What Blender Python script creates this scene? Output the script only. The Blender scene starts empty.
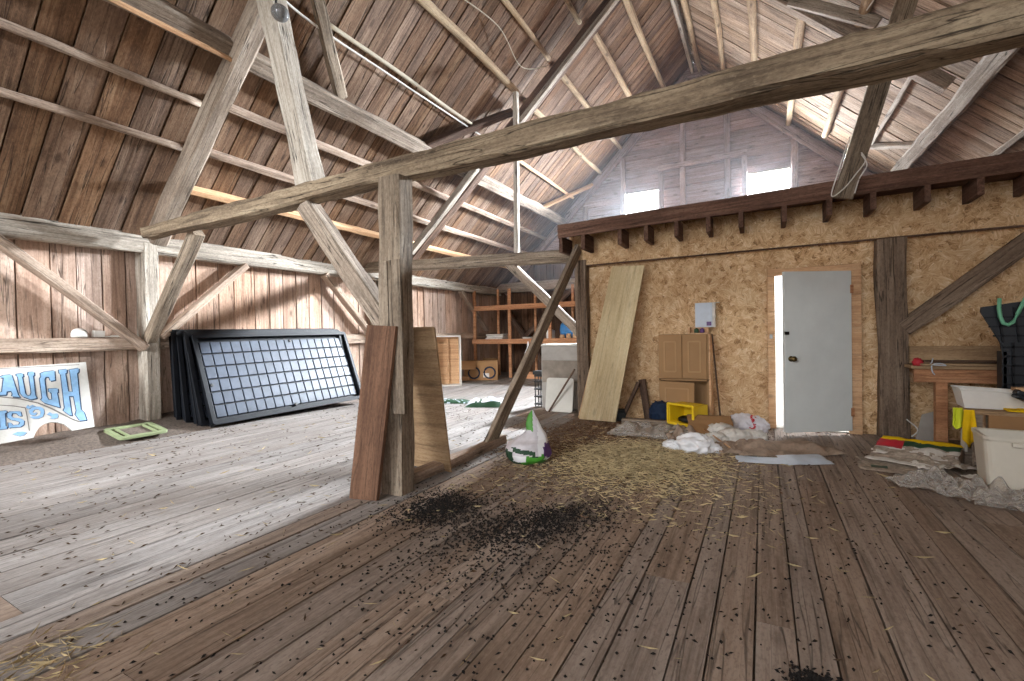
import bpy, bmesh, math, random
from mathutils import Vector, Matrix, noise
R = random.Random(7)
SC = bpy.context.scene
COL = SC.collection
PI = math.pi

# ------------------------------------------------------------------ helpers
def lin(h, k=1.0):
    h = h.lstrip('#'); o = []
    for i in (0, 2, 4):
        c = int(h[i:i+2], 16)/255
        o.append(min(1, k*(c/12.92 if c <= .04045 else ((c+.055)/1.055)**2.4)))
    return (*o, 1)

def tag(o, label=None, cat=None, group=None, kind=None):
    if label: o['label'] = label
    if cat: o['category'] = cat
    if group: o['group'] = group
    if kind: o['kind'] = kind
    elif cat: o['kind'] = 'thing'
    return o

def frame(p, x, z=(0, 0, 1)):
    """matrix with local x along x, local z near z"""
    x = Vector(x).normalized(); z = Vector(z)
    y = z.cross(x)
    if y.length < 1e-4: y = Vector((0, 1, 0)).cross(x)
    y.normalize(); z = x.cross(y)
    m = Matrix((x, y, z)).transposed().to_4x4(); m.translation = Vector(p)
    return m

def empty(name, loc=(0, 0, 0), rz=0, mat=None):
    o = bpy.data.objects.new(name, None); COL.objects.link(o)
    o.empty_display_size = .1
    if mat is not None: o.matrix_world = mat
    else: o.location = loc; o.rotation_euler = (0, 0, rz)
    return o

class MB:
    """collects verts/faces (with a material slot and a per-board random)"""
    def __init__(s): s.v = []; s.f = []; s.m = []; s.b = []
    def add(s, vs, fs, mi=0, bv=(0, 0, 0), M=None):
        n = len(s.v)
        for p in vs:
            p = Vector(p); s.v.append(M @ p if M else p)
        for f in fs:
            s.f.append([i+n for i in f]); s.m.append(mi); s.b.append(bv)
        return s
    def box(s, c, d, mi=0, bv=(0, 0, 0), M=None, taper=1.0):
        x, y, z = (k/2 for k in d); c = Vector(c); t = taper
        vs = [c+Vector(q) for q in ((-x,-y,-z),(x,-y,-z),(x,y,-z),(-x,y,-z),(-x*t,-y*t,z),(x*t,-y*t,z),(x*t,y*t,z),(-x*t,y*t,z))]
        return s.add(vs, [(0,3,2,1),(4,5,6,7),(0,1,5,4),(1,2,6,5),(2,3,7,6),(3,0,4,7)], mi, bv, M)
    def box2(s, a, b, mi=0, M=None):
        a = Vector(a); b = Vector(b)
        return s.box((a+b)/2, b-a, mi, M=M)
    def tube(s, pts, r, n=8, mi=0, cap=True, M=None, rs=None):
        pts = [Vector(p) for p in pts]; rings = []; base = len(s.v)
        vs = []; up = Vector((.13, .21, .97))
        for i, p in enumerate(pts):
            d = (pts[min(i+1, len(pts)-1)]-pts[max(i-1, 0)]).normalized()
            if abs(d.dot(up)) > .95: u2 = Vector((1, .1, .1))
            else: u2 = up
            a = d.cross(u2).normalized(); b = a.cross(d)
            rr = rs[i] if rs else r
            for k in range(n):
                t = 2*PI*k/n
                vs.append(p+(a*math.cos(t)+b*math.sin(t))*rr)
        fs = []
        for i in range(len(pts)-1):
            for k in range(n):
                k2 = (k+1) % n
                fs.append((i*n+k, i*n+k2, (i+1)*n+k2, (i+1)*n+k))
        if cap:
            fs.append(tuple(range(n))[::-1]); e = (len(pts)-1)*n
            fs.append(tuple(range(e, e+n)))
        return s.add(vs, fs, mi, M=M)
    def lathe(s, prof, n=24, mi=0, M=None, sx=1, sy=1):
        vs = []; fs = []
        for r, z in prof:
            for k in range(n):
                t = 2*PI*k/n; vs.append((r*math.cos(t)*sx, r*math.sin(t)*sy, z))
        for i in range(len(prof)-1):
            for k in range(n):
                k2 = (k+1) % n; fs.append((i*n+k, i*n+k2, (i+1)*n+k2, (i+1)*n+k))
        fs.append(tuple(range(n))[::-1]); e = (len(prof)-1)*n; fs.append(tuple(range(e, e+n)))
        return s.add(vs, fs, mi, M=M)
    def prism(s, poly, z0, z1, mi=0, M=None):
        """extruded 2D polygon (may be concave; n-gon caps)"""
        n = len(poly); vs = [(x, y, z0) for x, y in poly]+[(x, y, z1) for x, y in poly]
        fs = [tuple(range(n))[::-1], tuple(range(n, 2*n))]+[(i, (i+1) % n, (i+1) % n+n, i+n) for i in range(n)]
        return s.add(vs, fs, mi, M=M)
    def mesh(s, name, mats, smooth=False):
        me = bpy.data.meshes.new(name); me.from_pydata(s.v, [], s.f)
        for m in (mats if isinstance(mats, (list, tuple)) else [mats]): me.materials.append(m)
        me.polygons.foreach_set('material_index', s.m)
        at = me.attributes.new('bv', 'FLOAT_COLOR', 'FACE')
        at.data.foreach_set('color', [c for b in s.b for c in (*b, 1)])
        if smooth: me.polygons.foreach_set('use_smooth', [True]*len(s.f))
        me.update(); return me
    def build(s, name, mats, parent=None, mat=None, smooth=False, bevel=0, local=False):
        me = s.mesh(name, mats, smooth)
        o = bpy.data.objects.new(name, me); COL.objects.link(o)
        if parent is not None: o.parent = parent
        if mat is not None: o.matrix_world = mat if parent is None else mat
        if bevel:
            b = o.modifiers.new('bevel', 'BEVEL'); b.width = bevel; b.segments = 2; b.limit_method = 'ANGLE'
        return o

def part(o, label): o['label'] = label; return o

# ------------------------------------------------------------------ materials
class NT:
    def __init__(s, name):
        s.m = bpy.data.materials.new(name); s.m.use_nodes = True
        s.t = s.m.node_tree; s.t.nodes.clear()
        s.out = s.n('ShaderNodeOutputMaterial')
    def n(s, t, **kw):
        o = s.t.nodes.new(t)
        for k, v in kw.items(): setattr(o, k, v)
        return o
    def l(s, a, b): s.t.links.new(a, b)
    def math(s, op, a, b=None, clamp=False):
        o = s.n('ShaderNodeMath', operation=op, use_clamp=clamp)
        for i, v in enumerate((a, b)):
            if v is None: continue
            if isinstance(v, (int, float)): o.inputs[i].default_value = v
            else: s.l(v, o.inputs[i])
        return o.outputs[0]
    def ramp(s, fac, stops):
        r = s.n('ShaderNodeValToRGB'); e = r.color_ramp.elements
        while len(e) < len(stops): e.new(.5)
        for i, (p, c) in enumerate(stops):
            e[i].position = p; e[i].color = c if isinstance(c, (tuple, list)) else (c, c, c, 1)
        s.l(fac, r.inputs[0]); return r.outputs[0]
    def mix(s, fac, a, b, mode='MIX'):
        m = s.n('ShaderNodeMix', data_type='RGBA', blend_type=mode)
        for i, v in ((0, fac), (6, a), (7, b)):
            if isinstance(v, (int, float)): m.inputs[i].default_value = v
            elif isinstance(v, tuple): m.inputs[i].default_value = v
            else: s.l(v, m.inputs[i])
        return m.outputs[2]
    def noise(s, vec, scale, detail=5, rough=.6, dist=0):
        o = s.n('ShaderNodeTexNoise'); o.inputs['Scale'].default_value = scale
        o.inputs['Detail'].default_value = detail; o.inputs['Roughness'].default_value = rough
        o.inputs['Distortion'].default_value = dist
        s.l(vec, o.inputs['Vector']); return o
    def vscale(s, vec, sc):
        o = s.n('ShaderNodeVectorMath', operation='MULTIPLY'); s.l(vec, o.inputs[0]); o.inputs[1].default_value = sc
        return o.outputs[0]
    def vadd(s, a, b):
        o = s.n('ShaderNodeVectorMath', operation='ADD'); s.l(a, o.inputs[0]); s.l(b, o.inputs[1]); return o.outputs[0]
    def bsdf(s, col, rough=.8, spec=.3, bump=None, bstr=.3, bdist=.01, **kw):
        b = s.n('ShaderNodeBsdfPrincipled')
        if isinstance(col, tuple): b.inputs['Base Color'].default_value = col
        else: s.l(col, b.inputs['Base Color'])
        if isinstance(rough, (int, float)): b.inputs['Roughness'].default_value = rough
        else: s.l(rough, b.inputs['Roughness'])
        b.inputs['Specular IOR Level'].default_value = spec
        for k, v in kw.items(): b.inputs[k].default_value = v
        if bump is not None:
            bn = s.n('ShaderNodeBump'); bn.inputs['Strength'].default_value = bstr; bn.inputs['Distance'].default_value = bdist
            s.l(bump, bn.inputs['Height']); s.l(bn.outputs[0], b.inputs['Normal'])
        s.l(b.outputs[0], s.out.inputs[0]); return b

def wood(name, dark, base, light, var=.35, grain=1.0, crack=.7, knots=.8, stain=.5, rough=.85, spec=.2, warm=.0, stain_col='#2a211c', bstr=.5):
    """timber whose grain runs along local x; per-object and per-board variation"""
    t = NT(name)
    tc = t.n('ShaderNodeTexCoord'); oi = t.n('ShaderNodeObjectInfo'); at = t.n('ShaderNodeAttribute', attribute_name='bv')
    off = t.n('ShaderNodeCombineXYZ')
    r50 = t.math('MULTIPLY', oi.outputs['Random'], 37.0)
    for i in range(3): t.l(r50, off.inputs[i])
    bo = t.vscale(at.outputs['Color'], (31, 17, 23))
    v = t.vadd(t.vadd(tc.outputs['Object'], off.outputs[0]), bo)
    g1 = t.noise(t.vscale(v, (1.1*grain, 30*grain, 30*grain)), 1.0, 8, .72, .5).outputs[0]
    g2 = t.noise(t.vscale(v, (.8, 3.2, 3.2)), 1.3, 4, .6, .3).outputs[0]
    f = t.math('ADD', t.math('MULTIPLY', g1, .6), t.math('MULTIPLY', g2, .4))
    c = t.ramp(f, [(.36, lin(dark)), (.5, lin(base)), (.64, lin(light))])
    # knots
    vo = t.n('ShaderNodeTexVoronoi'); vo.inputs['Scale'].default_value = 1.0
    t.l(t.vscale(v, (2.1, 5.5, 5.5)), vo.inputs['Vector'])
    kn = t.ramp(vo.outputs['Distance'], [(.07, 1.0), (.17, 0.0)])
    c = t.mix(t.math('MULTIPLY', kn, knots*.75), c, lin('#33231a'))
    # blotches with a shape of their own
    s1 = t.noise(t.vscale(v, (1.0, 1.6, 1.6)), 1.7, 6, .7, .5).outputs[0]
    c = t.mix(t.math('MULTIPLY', t.ramp(s1, [(.52, 0.0), (.72, 1.0)]), stain), c, lin(stain_col))
    fs = t.noise(t.vscale(v, (30, 70, 70)), 1.0, 3, .7).outputs[0]
    c = t.mix(t.math('MULTIPLY', t.ramp(fs, [(.50, 0.0), (.66, 1.0)]), .45), c, lin(dark))
    c = t.mix(t.math('MULTIPLY', t.ramp(fs, [(.32, 1.0), (.44, 0.0)]), .30), c, lin(light))
    # drying cracks along the grain
    ck = t.noise(t.vscale(v, (.55, 16, 16)), 1.0, 2, .5, .2).outputs[0]
    cr = t.ramp(t.math('ABSOLUTE', t.math('SUBTRACT', ck, .5)), [(.0, 1.0), (.016, 0.0)])
    cm = t.ramp(g2, [(.40, 0.0), (.50, 1.0)])
    crk = t.math('MULTIPLY', cr, cm)
    c = t.mix(t.math('MULTIPLY', crk, crack), c, lin('#1b1511'))
    # per board / per object brightness
    sep = t.n('ShaderNodeSeparateColor'); t.l(at.outputs['Color'], sep.inputs[0])
    bsel = t.math('FRACT', t.math('ADD', sep.outputs[0], oi.outputs['Random']))
    val = t.math('ADD', t.math('MULTIPLY', bsel, var), 1-var/2)
    hs = t.n('ShaderNodeHueSaturation'); t.l(val, hs.inputs['Value']); t.l(c, hs.inputs['Color'])
    t.l(t.math('ADD', t.math('MULTIPLY', sep.outputs[1], .3), .86), hs.inputs['Saturation'])
    h = t.math('SUBTRACT', g1, t.math('MULTIPLY', crk, 1.2))
    t.bsdf(hs.outputs[0], rough, spec, h, bstr, .012)
    return t.m

def osb(name):
    t = NT(name); tc = t.n('ShaderNodeTexCoord')
    v = tc.outputs['Object']; layers = []
    for k, (sc, fl) in enumerate(((15, 1), (11, 2.7), (20, 4.1))):
        vo = t.n('ShaderNodeTexVoronoi'); vo.inputs['Scale'].default_value = sc
        ad = t.n('ShaderNodeVectorMath', operation='ADD'); t.l(v, ad.inputs[0]); ad.inputs[1].default_value = (fl, fl*1.7, 0)
        nz = t.noise(ad.outputs[0], 22, 3, .6)
        wob = t.n('ShaderNodeVectorMath', operation='MULTIPLY_ADD'); t.l(nz.outputs['Color'], wob.inputs[0]); wob.inputs[1].default_value = (.06, .06, 0); t.l(ad.outputs[0], wob.inputs[2])
        t.l(wob.outputs[0], vo.inputs['Vector'])
        sep = t.n('ShaderNodeSeparateColor'); t.l(vo.outputs['Color'], sep.inputs[0])
        rot = t.n('ShaderNodeVectorRotate', rotation_type='Z_AXIS'); t.l(ad.outputs[0], rot.inputs['Vector'])
        t.l(t.math('MULTIPLY', sep.outputs[0], PI), rot.inputs['Angle'])
        n2 = t.noise(t.vscale(rot.outputs[0], (9, 75, 1)), 1.0, 3, .6).outputs[0]
        layers.append(t.math('ADD', t.math('MULTIPLY', n2, .75), t.math('MULTIPLY', sep.outputs[1], .25)))
    m = t.math('MAXIMUM', t.math('MAXIMUM', layers[0], layers[1]), layers[2])
    c = t.ramp(m, [(.40, lin('#80603f')), (.50, lin('#bb956b')), (.62, lin('#d2b189')), (.78, lin('#ebd6b4'))])
    d = t.noise(v, 1.3, 4, .6).outputs[0]
    c = t.mix(t.math('MULTIPLY', t.ramp(d, [(.45, 0.0), (.7, 1.0)]), .35), c, lin('#8a6a49'))
    sp = t.noise(v, 34, 2, .5).outputs[0]
    c = t.mix(t.math('MULTIPLY', t.ramp(sp, [(.66, 0.0), (.72, 1.0)]), .5), c, lin('#4d3320'))
    t.bsdf(c, .75, .25, m, .25, .004); return t.m

def plain(name, col, rough=.6, spec=.4, var=.12, scale=6, bstr=.1, metallic=0, dirt=0, dirt_col='#5b5046', **kw):
    t = NT(name); tc = t.n('ShaderNodeTexCoord'); v = tc.outputs['Object']
    n = t.noise(v, scale, 5, .6).outputs[0]
    b = lin(col)
    c = t.ramp(n, [(.3, tuple(x*(1-var) for x in b[:3])+(1,)), (.7, tuple(min(1, x*(1+var)) for x in b[:3])+(1,))])
    if dirt:
        d = t.noise(v, scale*.6, 6, .7).outputs[0]
        c = t.mix(t.math('MULTIPLY', t.ramp(d, [(.45, 0.0), (.7, 1.0)]), dirt), c, lin(dirt_col))
    t.bsdf(c, rough, spec, n, bstr, .01, Metallic=metallic, **kw); return t.m

def clear(name, tint='#ffffff', alpha=.25, rough=.25, edge=.0):
    t = NT(name)
    tr = t.n('ShaderNodeBsdfTransparent'); tr.inputs[0].default_value = lin(tint)
    pb = t.n('ShaderNodeBsdfPrincipled'); pb.inputs['Base Color'].default_value = lin('#f0ece6'); pb.inputs['Roughness'].default_value = rough
    pb.inputs['Specular IOR Level'].default_value = .8
    lw = t.n('ShaderNodeLayerWeight'); lw.inputs[0].default_value = .35
    mx = t.n('ShaderNodeMixShader'); t.l(t.math('ADD', t.math('MULTIPLY', lw.outputs['Facing'], edge), alpha, True), mx.inputs[0])
    t.l(tr.outputs[0], mx.inputs[1]); t.l(pb.outputs[0], mx.inputs[2]); t.l(mx.outputs[0], t.out.inputs[0])
    return t.m

M = {}
M['tie'] = wood('weathered_oak', '#4a3c2e', '#857158', '#a99678', .15, .8, .9, .5, .4)
M['post'] = wood('old_post_wood', '#54473a', '#8a7863', '#ab9b86', .25, .8, .95, .4, .45)
M['grey'] = wood('grey_timber', '#5e5145', '#917f6d', '#b3a492', .25, .8, .8, .5, .3)
M['palegrey'] = wood('pale_grey_timber', '#766b5f', '#a89c8c', '#cbc2b4', .18, .8, .9, .4, .25)
M['brown'] = wood('dark_brown_timber', '#38271e', '#5f4636', '#7c614d', .25, .8, .7, .6, .4)
M['midbrown'] = wood('grey_brown_timber', '#4d3d30', '#7d6753', '#98826c', .15, .8, .8, .8, .35)
M['jamb'] = wood('door_casing_pine', '#a87848', '#c89866', '#d9b184', .1, .8, .2, .5, .08)
M['joist'] = wood('joist_wood', '#3d271d', '#664636', '#82614d', .2, .8, .5, .4, .3)
M['pole'] = wood('peeled_pole', '#7a6048', '#b09672', '#cfb893', .3, .8, .4, .9, .25)
M['purlin'] = wood('sawn_purlin', '#75604f', '#a88f7a', '#c9b39d', .25, .8, .6, .7, .25)
M['newwood'] = wood('new_sawn_pine', '#b07c4c', '#cf9f6c', '#e0b988', .12, .8, .3, .5, .1)
M['orange'] = wood('orange_pine', '#8c542c', '#b97a45', '#d09560', .15, .8, .3, .6, .15)
M['paleply'] = wood('pale_board', '#b59c6c', '#d1bb8c', '#e0cfa5', .08, .5, .2, .4, .1)
M['redply'] = wood('reddish_board', '#4b3122', '#6f4c34', '#825d42', .1, .6, .4, .3, .35)
M['tanply'] = wood('tan_plywood', '#7c5f3e', '#a5835a', '#bc9b70', .1, .5, .3, .4, .25)
M['roof'] = wood('roof_boards', '#4a382d', '#7c624f', '#a18770', .5, .8, .8, .9, .55)
M['roof2'] = wood('pale_roof_boards', '#6a584a', '#a28d79', '#c3b09b', .4, .8, .8, .8, .4)
M['wallb'] = wood('wall_boards', '#8d7364', '#bfa28f', '#d5bcaa', .25, .7, .7, .8, .4, stain_col='#6b5446')
M['gable'] = wood('gable_boards', '#705a54', '#a18a84', '#bba6a0', .35, .7, .7, .8, .45)
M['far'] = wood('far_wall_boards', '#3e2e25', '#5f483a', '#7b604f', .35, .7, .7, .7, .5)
M['floor'] = wood('floor_boards', '#736b66', '#918a85', '#a8a19c', .2, .8, .55, .5, .3, rough=.75, spec=.25, stain_col='#4f3b2f')
M['floor2'] = wood('brown_floor_boards', '#66564a', '#917f71', '#a69587', .2, .8, .6, .5, .3, rough=.75, spec=.25, stain_col='#5a4030')  # browner boards for the near bay
M['osb'] = osb('osb_panel')
M['tray'] = plain('black_plastic', '#121419', .5, .25, .2, 5, .05)
M['pad'] = plain('pad_plastic_sky_tint', '#3f4755', .42, .35, .25, 9, .12)  # grey-blue colour carries the sky reflection on the black pads
M['white'] = plain('white_paint', '#dfdcd6', .6, .3, .06, 5, .1, dirt=.15)
M['signwhite'] = plain('sign_white_paint', '#d5d3cd', .6, .3, .08, 6, .15, dirt=.4, dirt_col='#8f8678')
M['signblue'] = plain('sign_light_blue', '#8db6dc', .6, .3, .18, 14, .05, dirt=.1)
M['signdark'] = plain('sign_dark_blue', '#3c4f6c', .6, .3, .2, 12, .05)
M['signline'] = plain('sign_grey_line', '#7f7a76', .6, .3, .2, 12, .05)
M['greenframe'] = plain('pale_green_plastic', '#8b9670', .5, .4, .12, 6, .05, dirt=.3)
M['dirt'] = plain('dusty_chaff', '#6d625a', .95, .1, .35, 40, .8)
M['door'] = plain('grey_white_door_paint', '#d0d4d2', .5, .4, .05, 3, .05, dirt=.12, dirt_col='#8c8f8c')
M['brass'] = plain('old_brass', '#6a5a3a', .35, .5, .1, 10, .0, metallic=.9)
M['steel'] = plain('dull_steel', '#8b8b88', .4, .5, .1, 10, .0, metallic=.8)
M['mdf'] = plain('brown_mdf', '#9d7a54', .7, .3, .06, 5, .05)
M['mdfgroove'] = plain('mdf_groove', '#ab8860', .7, .3, .06, 5, .05)
M['shadowgap'] = plain('dark_interior', '#3a2c22', .8, .2, .1, 5, .05)
M['card'] = plain('cardboard', '#97734f', .85, .2, .08, 5, .05, dirt=.15)
M['yellow'] = plain('yellow_plastic', '#e8c41c', .45, .4, .06, 5, .05, dirt=.15)
M['blue'] = plain('dark_blue_cloth', '#1d2b42', .8, .2, .2, 12, .2)
M['bluejug'] = plain('blue_plastic', '#3f7fb8', .4, .5, .1, 5, .03)
M['wplastic'] = plain('white_plastic_film', '#e6e6e8', .35, .5, .05, 8, .15)
M['red'] = plain('red_print', '#b02a35', .5, .3, .15, 9, .03)
M['cloth'] = plain('dirty_brown_cloth', '#a08c7b', .95, .1, .3, 9, .4, dirt=.5, dirt_col='#5d4c40')
M['paper'] = plain('paper', '#d5d0c8', .8, .2, .12, 14, .1, dirt=.3)
M['paleblue'] = plain('pale_blue_sheet', '#c3ccd8', .5, .3, .08, 5, .05, dirt=.2)
M['news'] = plain('newsprint', '#a79a8c', .85, .1, .4, 30, .05, dirt=.35)
M['green'] = plain('green_print', '#4f9a34', .4, .4, .15, 8, .1)
M['darkgreen'] = plain('dark_green_print', '#2c4a35', .5, .3, .2, 8, .1)
M['purple'] = plain('purple_print', '#5d3d73', .45, .4, .15, 8, .1)
M['bagwhite'] = plain('feed_bag_white', '#cfcbd0', .45, .4, .12, 16, .15)
M['crate'] = plain('black_navy_crate', '#161b22', .45, .4, .2, 8, .05)
M['strap'] = plain('green_strap', '#6fb08e', .6, .3, .1, 12, .1)
M['ycloth'] = plain('yellow_cloth', '#e0b81d', .9, .1, .12, 10, .2)
M['lime'] = plain('lime_cloth', '#cfd83a', .9, .1, .12, 10, .2)
M['tub'] = plain('cream_tub', '#d6cfc0', .5, .4, .05, 4, .03, dirt=.12)
M['fridge'] = plain('grey_cabinet', '#9c968f', .5, .4, .08, 4, .05, dirt=.35)
M['fridgedark'] = plain('grimy_grey_panel', '#857a6e', .6, .3, .2, 7, .05, dirt=.5)
M['lightgrey'] = plain('light_grey_panel', '#c5c1b8', .6, .3, .06, 4, .05, dirt=.2)
M['black'] = plain('black_rubber', '#121212', .5, .4, .2, 8, .05)
M['cable'] = plain('pale_cable', '#b9b09c', .6, .3, .08, 12, 0)
M['straw'] = plain('straw', '#b5a27c', .8, .2, .35, 14, .0)
M['chip'] = plain('black_chips', '#1f1b19', .8, .2, .4, 30, .0)
M['speck'] = plain('brown_debris', '#4a3a2c', .9, .1, .4, 9, .0)
M['litter'] = plain('brown_litter', '#6a5240', .9, .1, .4, 9, .0)
M['ground'] = plain('outside_gravel', '#b5b1a9', .9, .1, .2, 5, .2)
M['glassy'] = clear('clear_film', '#f2efec', .12, .18, .5)
M['pane'] = clear('window_glass', '#ffffff', .08, .05)
t = NT('lamp_glass'); b = t.bsdf(lin('#e8e8e8'), .08, .5); b.inputs['Transmission Weight'].default_value = .85; M['glass'] = t.m

# ------------------------------------------------------------------ builders
def jit(p, s, k=1.0): return (noise.noise(Vector((p[0]*k+s*7.3, p[1]*k-s*3.1, p[2]*k+s*1.7))))

def timber(name, label, cat, p0, p1, w, h, mat, group=None, up=(0, 0, 1), wob=.010, cham=.12, taper=1.0, sag=0, seed=None):
    """hewn squared timber: w across (local y), h along 'up' (local z)"""
    p0 = Vector(p0); p1 = Vector(p1); L = (p1-p0).length
    sd = seed if seed is not None else R.random()*50
    n = max(2, min(60, int(L/.11))); mb = MB(); vs = []; fs = []
    c = cham
    prof = [(-.5+c, -.5), (.5-c, -.5), (.5, -.5+c), (.5, .5-c), (.5-c, .5), (-.5+c, .5), (-.5, .5-c), (-.5, -.5+c)]
    for i in range(n+1):
        x = L*i/n; k = 1+(taper-1)*i/n
        oy = wob*1.2*noise.noise(Vector((x*.7, sd, 1.3))); oz = wob*1.2*noise.noise(Vector((x*.7, sd, 9.7))) - sag*math.sin(PI*i/n)
        for j, (a, bb) in enumerate(prof):
            q = wob*noise.noise(Vector((x*2.3+j*.13, sd+j*1.9, .5)))
            vs.append((x, a*w*k+oy+q*(1 if a > 0 else -1), bb*h*k+oz+q*.8*(1 if bb > 0 else -1)))
    m = len(prof)
    for i in range(n):
        for j in range(m):
            j2 = (j+1) % m; fs.append((i*m+j, i*m+j2, (i+1)*m+j2, (i+1)*m+j))
    fs.append(tuple(range(m))[::-1]); fs.append(tuple(range(n*m, n*m+m)))
    mb.add(vs, fs)
    o = mb.build(name, mat, mat=frame(p0, p1-p0, up))
    return tag(o, label, cat, group)

def pole(name, label, cat, p0, p1, r, mat, group=None, taper=.85, wob=.012):
    p0 = Vector(p0); p1 = Vector(p1); L = (p1-p0).length; sd = R.random()*50
    n = max(3, int(L/.15)); pts = []; rs = []
    for i in range(n+1):
        x = L*i/n
        pts.append((x, wob*2.5*noise.noise(Vector((x*.6, sd, 0))), wob*2.5*noise.noise(Vector((x*.6, sd, 5)))))
        rs.append(r*(1+(taper-1)*i/n)*(1+.10*noise.noise(Vector((x*3.1, sd, 8)))))
    o = MB().tube(pts, r, 10, rs=rs).build(name, mat, mat=frame(p0, p1-p0), smooth=True)
    return tag(o, label, cat, group)

def planks(name, origin, xd, yd, L, W, bw, thick, mat, gap=.006, seed=1, zf=None, joint=None, back=True, seg=1.2, ranges=None, rough=.004, slot=None):
    """a sheet of separate boards laid side by side; local x along the boards, +z is the seen face"""
    rr = random.Random(seed); xd = Vector(xd).normalized(); yd = Vector(yd).normalized()
    zd = xd.cross(yd); mt = Matrix((xd, yd, zd)).transposed().to_4x4(); mt.translation = Vector(origin)
    mb = MB(); y = 0
    while y < W:
        w = bw(y, rr) if callable(bw) else rr.uniform(*bw)
        w = min(w, W-y)
        if w < .03: break
        spans = ranges(y, y+w) if ranges else [(0, L)]
        cuts = []
        for (a, b) in spans:
            if joint:
                x = a; first = True
                while x < b-1e-6:
                    l = rr.uniform(*joint)*(rr.random() if first else 1); first = False
                    e = min(b, x+max(.6, l)); 
                    if b-e < .5: e = b
                    cuts.append((x, e)); x = e
            else: cuts.append((a, b))
        for (a, b) in cuts:
            bv = (rr.random(), rr.random(), rr.random()); dz = rr.uniform(-rough, rough)
            n = max(1, int((b-a)/seg)); vs = []; fs = []; g = gap/2
            tl = rr.uniform(-rough, rough)
            for i in range(n+1):
                x = a+(b-a)*i/n; xx = x+(.0015 if i == 0 else -.0015 if i == n else 0)
                e0 = y+g+.004*noise.noise(Vector((x*1.1, y*9, seed))); e1 = y+w-g+.004*noise.noise(Vector((x*1.1, (y+w)*9, seed+3)))
                z0 = dz-tl+(zf(xx, e0) if zf else 0); z1 = dz+tl+(zf(xx, e1) if zf else 0)
                vs += [(xx, e0, z0), (xx, e1, z1), (xx, e1, z1-thick), (xx, e0, z0-thick)]
            for i in range(n):
                q = 4*i
                fs += [(q, q+4, q+5, q+1), (q+1, q+5, q+6, q+2), (q+2, q+6, q+7, q+3), (q+3, q+7, q+4, q)]
            fs += [(0, 1, 2, 3), (4*n+3, 4*n+2, 4*n+1, 4*n)]
            mb.add(vs, fs, slot(y, rr) if slot else 0, bv)
        y += w
    if back == 'rows':
        y = 0; st = .045
        while y < W:
            e = min(W, y+st)
            for (a, b) in ranges(y, e): mb.box(((a+b)/2, (y+e)/2, -thick-.014), (b-a, e-y, .02), 0, (.1, .5, .3))
            y = e
    elif back: mb.box((L/2, W/2, -thick-.03), (L, W, .02), 0, (.1, .5, .3))
    o = mb.build(name, mat, mat=mt)
    return tag(o, kind='structure')

# roof geometry: eaves at z 2.45, ridge above X -1.355
XR, ZR, SL = -1.355, 7.34, .95
NRM = math.hypot(1, SL)
def roofx(z): return XR+(ZR-z)/SL
def roofz(x): return ZR-SL*abs(x-XR)
XL, XRW = -6.7, 3.95
YF, YB = -2.2, 11.5     # front and far ends of the barn
YO = 6.34               # face of the strand-board wall

# ------------------------------------------------------------------ setting
def fz(X, Y):
    """the old floor climbs a little towards the side wall"""
    a = .033*max(0, -3.2-X)*max(0, min(1, (8.5-Y)/4.5))
    return a+.11*max(0, min(1, (Y-7)/3))*max(0, min(1, (-2.6-X)/.8))
def bwf(y, r): return r.choice((.12, .14, .15, .16, .19, .21)) if y < 6.6 else r.choice((.2, .24, .27, .3))
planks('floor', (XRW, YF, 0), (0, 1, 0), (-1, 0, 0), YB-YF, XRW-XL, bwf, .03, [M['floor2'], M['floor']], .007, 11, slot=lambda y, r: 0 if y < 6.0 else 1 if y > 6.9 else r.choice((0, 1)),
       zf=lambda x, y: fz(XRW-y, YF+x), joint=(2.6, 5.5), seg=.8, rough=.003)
planks('wall_left', (XL, YB, 0), (0, 0, 1), (0, -1, 0), 2.75, YB-YF, (.2, .32), .025, M['wallb'], .014, 5, rough=.007)
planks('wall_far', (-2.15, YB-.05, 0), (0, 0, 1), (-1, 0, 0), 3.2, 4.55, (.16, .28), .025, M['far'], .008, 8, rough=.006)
planks('wall_right', (XRW, YF, 0), (0, 0, 1), (0, 1, 0), 2.75, YB-YF, (.18, .3), .025, M['wallb'], .008, 9)
SLEN = (XR-XL)*NRM+.02
def bwl(y, r):
    Y = YB-y
    return r.uniform(.24, .36) if Y < 3 else r.uniform(.15, .25)
planks('ceiling_left', (XL-.02, YB, roofz(XL-.02)), (1, 0, SL), (0, -1, 0), SLEN, YB-YF, bwl, .025, M['roof'], .015, 21, seg=1.6, rough=.006)
planks('ceiling_right', (2*XR-XL+.02, YF, roofz(XL-.02)), (-1, 0, SL), (0, 1, 0), SLEN, YB-YF, (.13, .24), .025, M['roof2'], .012, 22, seg=1.6, rough=.008)

# gable with its two windows
W1 = (-2.95, -2.14, 4.06, 4.55); W2 = (-.262, .53, 4.12, 4.56)
def gr(y0, y1):
    z0, z1 = 2.6+y0, 2.6+y1
    half = (ZR-z0)/SL+.1; a, b = XR-half-XL, XR+half-XL
    a = max(0, a); b = min(XRW-XL, b); sp = [(a, b)]
    for (x0, x1, w0, w1) in (W1, W2):
        if z1 > w0+.02 and z0 < w1-.02:
            ns = []
            for (s, e) in sp:
                if x0-XL > s and x1-XL < e: ns += [(s, x0-XL), (x1-XL, e)]
                else: ns.append((s, e))
            sp = ns
    return [s for s in sp if s[1]-s[0] > .05]
def bwg(y, r):
    z = 2.6+y; nx = [v for v in (4.06, 4.12, 4.55, 4.56) if v > z+.005]
    w = r.uniform(.17, .26)
    return min([w]+[v-z for v in nx]) if nx else w
def bwg2(y, r):
    w = bwg(y, r); return max(w, .031)
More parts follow.
